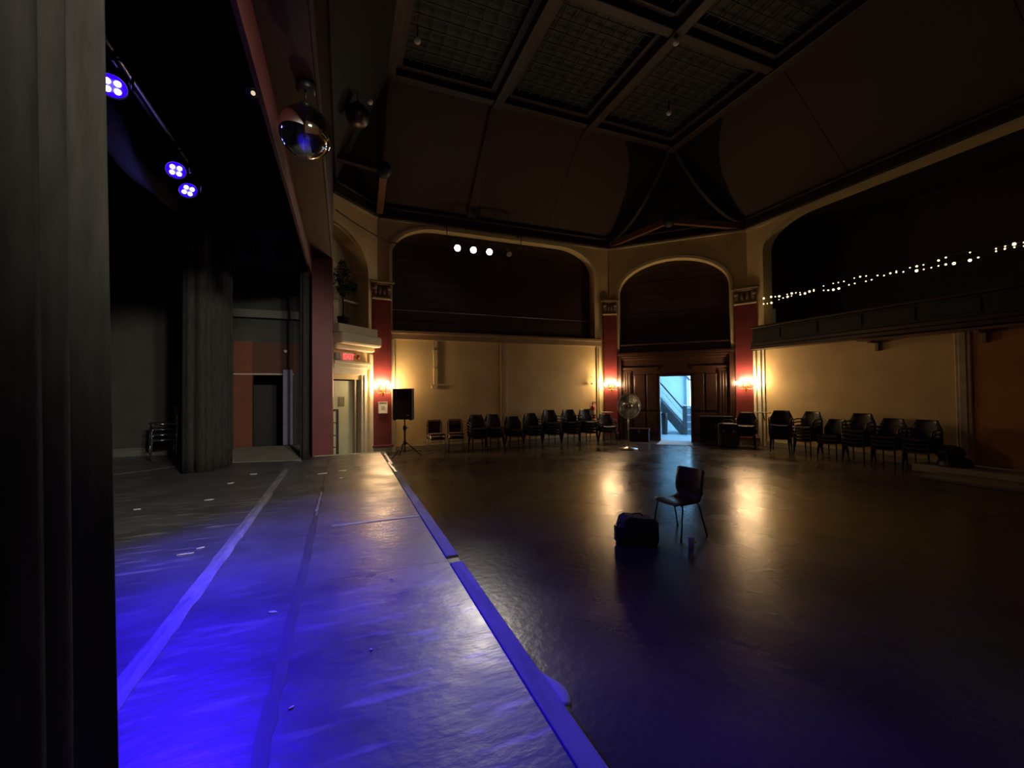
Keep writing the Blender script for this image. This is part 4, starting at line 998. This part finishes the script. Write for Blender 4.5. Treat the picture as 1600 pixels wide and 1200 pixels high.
# conduit, hook, extinguisher on the side wall
cd_ = thing('wall_conduit', 'cream pipe running down the side wall to a small box', 'pipe', (2.78, 13.97, 2.08))
obj('pipe', B().cyl((0, -0.02, 0.08), (0, -0.02, 1.54), 0.024, seg=10), cream, cd_)
obj('outlet_box', B().box(-0.09, 0.09, -0.05, 0.02, -0.05, 0.06, 0.01), cream, cd_)
for z in (0.6, 1.2): obj('clip', B().box(-0.06, 0.06, -0.045, 0.02, z, z + 0.03), cream, cd_)
hk = thing('wall_bell', 'small pale bell hanging on the side wall above the extinguisher', 'bell', (8.83, 13.95, 2.15))
obj('cup', B().lathe([(0.055, 0.0), (0.05, 0.03), (0.02, 0.07), (0.0, 0.075)], (0, -0.06, 0), 14), white, hk)
obj('hanger', B().tube([(-0.04, -0.06, 0.05), (-0.05, -0.05, 0.2), (0, -0.04, 0.30), (0.05, -0.05, 0.2), (0.04, -0.06, 0.05)], 0.007, 6).cyl((0, -0.05, 0.3), (0, 0.03, 0.3), 0.008), brass, hk)
fe = thing('fire_extinguisher', 'fire extinguisher hung on the side wall behind the chairs', 'extinguisher', (8.82, 13.84, 0.82))
obj('cylinder', B().lathe([(0.07, 0.0), (0.09, 0.02), (0.09, 0.44), (0.07, 0.50), (0.03, 0.53), (0.03, 0.56)], seg=18), extred, fe)
obj('valve', B().cyl((0, 0, 0.55), (0, 0, 0.62), 0.025).box(-0.03, 0.12, -0.015, 0.015, 0.60, 0.625).box(-0.03, 0.12, -0.015, 0.015, 0.645, 0.665), blackm, fe)
obj('hose', B().tube([(-0.03, 0, 0.60), (-0.12, 0, 0.58), (-0.13, 0, 0.40), (-0.105, 0, 0.15)], 0.012, 8), black, fe)
obj('hose_label', B().lathe([(0.091, 0.15), (0.0915, 0.16), (0.0915, 0.32), (0.091, 0.33)], seg=18), mat('label_tan', (0.4, 0.35, 0.22), 0.5), fe)
obj('bracket', B().box(-0.05, 0.05, 0.08, 0.15, 0.36, 0.42), blackm, fe)
# drooping cable
cbl = tag(obj('hanging_cable', B().tube([(-0.20 + 1.86 * t, 12.55 + 1.36 * min(1, t * 1.15), -0.62 * t + 0.35 * (t * t) - 0.02) for t in [k / 20 for k in range(21)]], 0.016, 6), black, None, (0, 0, 7.0)), 'black cable drooping across the niche wall to the opening', 'cable')

# pedestal fan
fx, fy = 8.55, 11.35
fn_ = thing('pedestal_fan', 'large round pedestal fan standing left of the lobby doorway', 'fan', (fx, fy, 0), R_(-8))
obj('base', B().lathe([(0.30, 0.0), (0.30, 0.03), (0.12, 0.06), (0.04, 0.10)], seg=24), steel, fn_)
obj('pole', B().cyl((0, 0, 0.06), (0, 0, 1.35), 0.022, seg=12), steel, fn_)
obj('motor', B().lathe([(0.06, 0.0), (0.10, 0.03), (0.11, 0.18), (0.06, 0.24)], (0, 0.02, 1.38), 16, (0, 1, 0)), blackm, fn_)
FR = 0.40
def cage(y, dome):
    b = B()
    for r in (FR, FR * .75, FR * .5, FR * .25):
        b.tube([(r * math.cos(a), y + dome * (1 - (r / FR) ** 2), 1.40 + r * math.sin(a)) for a in [2 * PI * k / 32 for k in range(32)]], 0.006 if r < FR else 0.012, 5, True)
    for k in range(72):
        a = 2 * PI * k / 72
        b.tube([(r * math.cos(a), y + dome * (1 - (r / FR) ** 2), 1.40 + r * math.sin(a)) for r in (0.05, FR * .4, FR * .75, FR)], 0.0042, 4)
    return b
cgm = mat('cage_wire', (0.62, 0.60, 0.55), 0.5, 0.2)
obj('front_cage', cage(-0.10, -0.06), cgm, fn_)
obj('rear_cage', cage(-0.06, 0.10), cgm, fn_)
obj('hub_badge', B().lathe([(0.07, 0), (0.07, 0.015), (0.0, 0.02)], (0, -0.165, 1.40), 16, (0, -1, 0)), steel, fn_)
for k in range(3):
    a0 = 2 * PI * k / 3
    b = B().grid(lambda u, v: Vector((math.cos(a0 + (v - .5) * 1.1 * (0.5 + u * .6)) * (0.06 + 0.31 * u), -0.08 + (v - .5) * 0.08, 1.40 + math.sin(a0 + (v - .5) * 1.1 * (0.5 + u * .6)) * (0.06 + 0.31 * u))), 6, 5, 0.004)
    obj('blade', b, mat('fan_blade', (0.36, 0.34, 0.30), 0.4, 0.3), fn_)

# ---- chairs
def shell_chair(t, arms=True, m=seatm):
    """moulded armchair: local -y is the front; silhouette narrows to the top"""
    def wid(z):
        if z < 0.62: return 0.29 + 0.02 * (z - 0.44) / 0.18
        return 0.31 - 0.115 * ((z - 0.62) / 0.24) ** 0.85
    b = B().grid(lambda u, v: Vector(((2 * u - 1) * wid(0.44 + 0.42 * v), 0.20 + 0.07 * v - 0.07 * (2 * u - 1) ** 2, 0.44 + 0.42 * v)), 8, 8, 0.025)
    obj('backrest', b, m, t)
    b = B().grid(lambda u, v: Vector(((2 * u - 1) * 0.255, -0.26 + 0.47 * v, 0.445 + 0.02 * (2 * u - 1) ** 2 - 0.02 * math.sin(v * PI) - 0.03 * max(0, 0.2 - v) / 0.2)), 8, 8, 0.03)
    obj('seat', b, m, t)
    for sx in (-1, 1):
        obj('leg', B().cyl((sx * 0.20, -0.18, 0.43), (sx * 0.25, -0.25, 0.0), 0.016, 0.012, 8), blackm, t)
        obj('leg', B().cyl((sx * 0.20, 0.16, 0.43), (sx * 0.25, 0.26, 0.0), 0.016, 0.012, 8), blackm, t)
        if arms:
            obj('armrest', B().tube([(sx * 0.28, 0.20, 0.64), (sx * 0.30, 0.0, 0.645), (sx * 0.29, -0.17, 0.62), (sx * 0.26, -0.20, 0.45)], 0.018, 7), m, t)
def frame_chair(t):
    obj('seat', B().box(-0.23, 0.23, -0.24, 0.20, 0.42, 0.48, 0.02), fabricm, t)
    obj('backrest', B().box(-0.20, 0.20, 0.20, 0.235, 0.58, 0.86, 0.015), fabricm, t)
    obj('back_frame', B().tube([(-0.235, 0.19, 0.42), (-0.235, 0.22, 0.82), (-0.20, 0.225, 0.875), (0.0, 0.225, 0.885), (0.20, 0.225, 0.875), (0.235, 0.22, 0.82), (0.235, 0.19, 0.42)], 0.014, 8), blackm, t)
    for sx in (-1, 1):
        obj('leg', B().cyl((sx * 0.225, -0.20, 0.43), (sx * 0.235, -0.24, 0.0), 0.014, seg=8), steel, t)
        obj('leg', B().cyl((sx * 0.225, 0.18, 0.43), (sx * 0.235, 0.24, 0.0), 0.014, seg=8), steel, t)
    obj('stretcher', B().cyl((-0.23, -0.22, 0.22), (0.23, -0.22, 0.22), 0.009, seg=8), steel, t)
NUM = ['first', 'second', 'third', 'fourth', 'fifth', 'sixth', 'seventh', 'eighth', 'ninth', 'tenth']
proto = {}
def stack(kind, loc, rotz, n, step, where, shortname):
    for k in range(n):
        top = k == n - 1
        if n == 1: lab = 'dark %s, %s' % (shortname, where)
        elif top: lab = 'topmost %s of the stack, %s' % (shortname, where)
        elif k == 0: lab = 'bottom %s of the stack, %s' % (shortname, where)
        else: lab = '%s %s from the top, %s' % (NUM[n - 1 - k], shortname, where)
        grp = 'stacked chairs, ' + where
        p = (loc[0], loc[1] - 0.0, loc[2] + k * step)
        if kind not in proto:
            t = thing('stacked_chair', lab, 'chair', p, rotz, grp)
            {'shell': lambda: shell_chair(t, True), 'plain': lambda: shell_chair(t, False), 'frame': lambda: frame_chair(t)}[kind]()
            proto[kind] = t
        else:
            dup(proto[kind], p, rotz, lab, grp)
side = [('frame', 2.70, 13.30, 2, 4), ('frame', 3.34, 13.32, 2, -8), ('shell', 4.06, 13.28, 4, 0), ('plain', 4.66, 13.32, 4, 3), ('plain', 5.36, 13.30, 3, -2),
        ('shell', 6.04, 13.28, 4, 3), ('shell', 6.74, 13.22, 5, 0), ('shell', 7.50, 13.22, 5, -3), ('shell', 8.17, 13.15, 5, 2), ('shell', 8.86, 12.95, 3, -10)]
for i, (kind, x, y, n, rz) in enumerate(side):
    w_ = '%s from the loudspeaker along the side wall' % NUM[i]
    stack(kind, (x, y, 0), R_(rz), n, 0.095 if kind != 'frame' else 0.13, w_, 'plum frame chair' if kind == 'frame' else ('armchair' if kind == 'shell' else 'shell chair'))
rear = [('shell', 12.35, 8.95, 5, -62), ('shell', 12.40, 8.18, 5, -92), ('plain', 12.45, 7.55, 3, -90), ('shell', 12.45, 6.92, 5, -88), ('shell', 12.45, 6.26, 4, -90), ('shell', 12.45, 5.62, 4, -92)]
for i, (kind, x, y, n, rz) in enumerate(rear):
    w_ = '%s from the corner along the rear wall' % NUM[i]
    stack(kind, (x, y, 0), R_(rz), n, 0.095, w_, 'armchair' if kind == 'shell' else 'shell chair')
stack('shell', (12.25, 10.05, 0), R_(-55), 4, 0.095, 'in front of the right red pilaster', 'armchair')
# tablet arms on two chairs
def tablet(loc, rz, label):
    t = thing('writing_tablet', label, 'tablet arm', loc, rz, 'writing tablets on stacked chairs')
    obj('board', B().plate([(-0.20, -0.16), (0.20, -0.16), (0.20, 0.10), (0.10, 0.18), (-0.20, 0.18)], [], 0, 0.02), mat('tablet_laminate', (0.42, 0.36, 0.28), 0.3), t)
    for v in t.children[0].data.vertices: v.co = Vector((v.co.x, v.co.z, v.co.y))
    obj('arm', B().tube([(0, 0, 0), (0.0, 0.10, -0.12), (0.0, 0.2, -0.24)], 0.016, 8), blackm, t)
tablet((8.62, 12.66, 1.13), R_(-10), 'pale writing tablet on the chair stack before the extinguisher')
tablet((12.0, 9.25, 1.17), R_(-62), 'pale writing tablet on the first rear wall chair stack')
# soft dark bag on the rear wall chairs' end
bg = thing('bean_bag', 'low dark heap of bags after the last rear wall chair', 'bag', (12.5, 4.95 + 0.12, 0), 0)
obj('sack', B().sphere((0, 0, 0.20), 0.34, 18, (1.0, 0.85, 0.60)), seatm, bg)
obj('upper_sack', B().sphere((0.03, 0.10, 0.46), 0.26, 18, (1.0, 1.0, 0.62)), seatm, bg)
obj('strap', B().tube([(-0.22, 0.05, 0.52), (-0.30, 0.0, 0.36), (-0.34, -0.05, 0.14), (-0.30, -0.15, 0.02)], 0.016, 6), black, bg)

# dark road case and bag by the lobby door
def on_diag(x, y, z): return (DO[0] + math.cos(DR) * x - math.sin(DR) * y, DO[1] + math.sin(DR) * x + math.cos(DR) * y, z)
rc = thing('flight_case', 'black flight case standing right of the lobby doorway', 'case', on_diag(3.72, -0.55, 0), DR)
obj('body', B().box(-0.52, 0.52, -0.30, 0.30, 0.08, 0.98, 0.01), black, rc)
em = mat('case_edge', (0.10, 0.10, 0.10), 0.4, 0.6)
b = B()
for sx in (-1, 1):
    for sy in (-1, 1): b.box(sx * 0.52 - 0.015, sx * 0.52 + 0.015, sy * 0.30 - 0.015, sy * 0.30 + 0.015, 0.08, 0.98)
for z in (0.08, 0.98):
    for sy in (-1, 1): b.box(-0.52, 0.52, sy * 0.30 - 0.015, sy * 0.30 + 0.015, z - 0.015, z + 0.015)
obj('edging', b, em, rc)
for sx in (-1, 1):
    for sy in (-1, 1): obj('caster', B().lathe([(0.04, -0.02), (0.045, 0.0), (0.04, 0.02)], (sx * 0.42, sy * 0.22, 0.045), 12, (1, 0, 0)).box(sx * 0.42 - 0.03, sx * 0.42 + 0.03, sy * 0.22 - 0.03, sy * 0.22 + 0.03, 0.06, 0.085), blackm, rc)
obj('latch', B().box(-0.06, 0.06, -0.325, -0.30, 0.62, 0.74, 0.008), em, rc)
gb = thing('gear_bag', 'black gear bag leaning on the flight case', 'bag', on_diag(4.05, -1.08, 0), DR)
obj('body', B().box(-0.30, 0.30, -0.17, 0.17, 0.0, 0.80, 0.09), seatm, gb)
obj('flap', B().box(-0.28, 0.28, -0.19, -0.15, 0.46, 0.78, 0.02), seatm, gb)
obj('carry_strap', B().tube([(-0.2, -0.1, 0.78), (-0.12, -0.12, 0.90), (0.12, -0.12, 0.90), (0.2, -0.1, 0.78)], 0.014, 6), black, gb)
for x in (-0.15, 0.15): obj('buckle', B().box(x - 0.025, x + 0.025, -0.20, -0.188, 0.50, 0.56, 0.004), steel, gb)
dm = thing('entrance_mat', 'pale ramp mat on the floor before the lobby doorway', 'mat', on_diag((DX0 + DX1) / 2, -0.07, 0), DR)
obj('mat', B().slab([(-0.60, -1.05, 0.004), (0.60, -1.05, 0.004), (0.52, 0.0, 0.018), (-0.52, 0.0, 0.018)], -0.004), mat('pale_mat', (0.36, 0.37, 0.40), 0.6, var=0.15, vscale=6), dm)
obj('edge_binding', B().box(-0.60, 0.60, -1.08, -1.05, 0.0, 0.009), mat('mat_edge', (0.2, 0.2, 0.22), 0.6), dm)
# low chest left of the doorway behind the fan
lc = thing('wooden_chest', 'low dark wooden chest behind the fan', 'chest', on_diag(1.15, -0.32, 0), DR)
obj('body', B().box(-0.34, 0.34, -0.22, 0.22, 0.0, 0.42, 0.012), wood, lc)
obj('lid', B().box(-0.36, 0.36, -0.24, 0.24, 0.42, 0.49, 0.015), woodx, lc)
obj('hasp', B().box(-0.03, 0.03, -0.245, -0.225, 0.34, 0.46, 0.004), brass, lc)

# ---- centre chair, bag, cup
cc = thing('centre_chair', 'dark bent plywood chair standing alone on the hall floor', 'chair', (4.12, 4.42, 0), R_(-84))
def shell_prof():
    P = [(-0.235, 0.425), (-0.21, 0.448), (-0.12, 0.452), (0.0, 0.44), (0.10, 0.435), (0.165, 0.445), (0.20, 0.48), (0.215, 0.54), (0.22, 0.62), (0.235, 0.72), (0.262, 0.82), (0.27, 0.845)]
    return P
P = shell_prof()
def sfn(u, v):
    t = v * (len(P) - 1); i = min(int(t), len(P) - 2); f = t - i
    y = P[i][0] + (P[i + 1][0] - P[i][0]) * f; z = P[i][1] + (P[i + 1][1] - P[i][1]) * f
    s = 2 * u - 1
    wd = 0.215 - 0.03 * max(0, (abs(v - 0.52) < 0.12)) * (1 - abs(v - 0.52) / 0.12)
    if v < 0.06: wd -= 0.03 * (1 - v / 0.06)
    if v > 0.94: wd -= 0.025 * (v - 0.94) / 0.06
    back = max(0, min(1, (v - 0.5) / 0.2))
    return Vector((s * wd, y - back * 0.03 * s * s, z + (1 - back) * 0.012 * s * s))
obj('shell', B().grid(sfn, 10, 44, 0.012), plym, cc)
obj('under_frame', B().tube([(-0.17, -0.16, 0.425), (-0.17, 0.15, 0.425)], 0.011, 8).tube([(0.17, -0.16, 0.425), (0.17, 0.15, 0.425)], 0.011, 8).tube([(-0.17, -0.02, 0.425), (0.17, -0.02, 0.425)], 0.011, 8), blackm, cc)
for sx in (-1, 1):
    for y0, y1 in ((-0.15, -0.235), (0.13, 0.245)):
        l = obj('leg', B().tube([(sx * 0.14, y0 * 0.85, 0.425), (sx * 0.185, y0, 0.42), (sx * 0.205, y0 * 1.08, 0.39), (sx * 0.235, y1, 0.01)], 0.0105, 8), blackm, cc)
        obj('foot_cap', B().cyl((sx * 0.235, y1, 0.0), (sx * 0.235, y1, 0.025), 0.014, seg=8), black, l)
BAGS = 0.86
hb = thing('shoulder_bag', 'dark navy canvas bag on the hall floor before the lone chair', 'bag', (3.40, 4.36, 0), R_(-14))
def bagfn(b):
    prof = [(-0.27, 0.0), (0.25, 0.0), (0.27, 0.06), (0.265, 0.30), (0.22, 0.36), (-0.16, 0.41), (-0.23, 0.37), (-0.275, 0.24), (-0.285, 0.06)]
    return b.plate(prof, [], -0.13, 0.13)
b = bagfn(B()); bmesh.ops.bevel(b.bm, geom=[e for e in b.bm.edges if abs(e.verts[0].co.y - e.verts[1].co.y) < 1e-5 and len(e.link_faces) == 2 and e.calc_face_angle(0) > 0.5], offset=0.04, segments=3, affect='EDGES')
obj('body', b, bluebag, hb)
obj('front_flap', B().box(-0.22, 0.23, -0.155, -0.125, 0.12, 0.36, 0.02), bluebag, hb)
obj('side_pocket', B().box(-0.325, -0.27, -0.09, 0.09, 0.03, 0.26, 0.02), bluebag, hb)
obj('strap', B().tube([(-0.26, 0, 0.33), (-0.34, -0.04, 0.26), (-0.345, -0.08, 0.12), (-0.30, -0.12, 0.02)], 0.014, 6), black, hb)
obj('grab_handle', B().tube([(-0.08, 0, 0.39), (-0.05, 0, 0.425), (0.06, 0, 0.42), (0.09, 0, 0.375)], 0.010, 6), black, hb)
for z in (0.26, 0.14): obj('buckle', B().box(-0.345, -0.325, -0.05, -0.02, z, z + 0.03, 0.003), chrome, hb)
hb.scale = (BAGS, BAGS, BAGS)
cp = thing('drink_cup', 'small smoky cup standing on the floor beside the lone chair', 'cup', (3.87, 3.96, 0))
obj('cup', B().lathe([(0.030, 0.0), (0.032, 0.004), (0.042, 0.135), (0.039, 0.135), (0.030, 0.01), (0.0, 0.01)], seg=18), cupm, cp)
obj('rim', B().lathe([(0.041, 0.132), (0.045, 0.136), (0.041, 0.141), (0.038, 0.136)], seg=18), mat('pale_rim', (0.6, 0.55, 0.5), 0.3), cp)
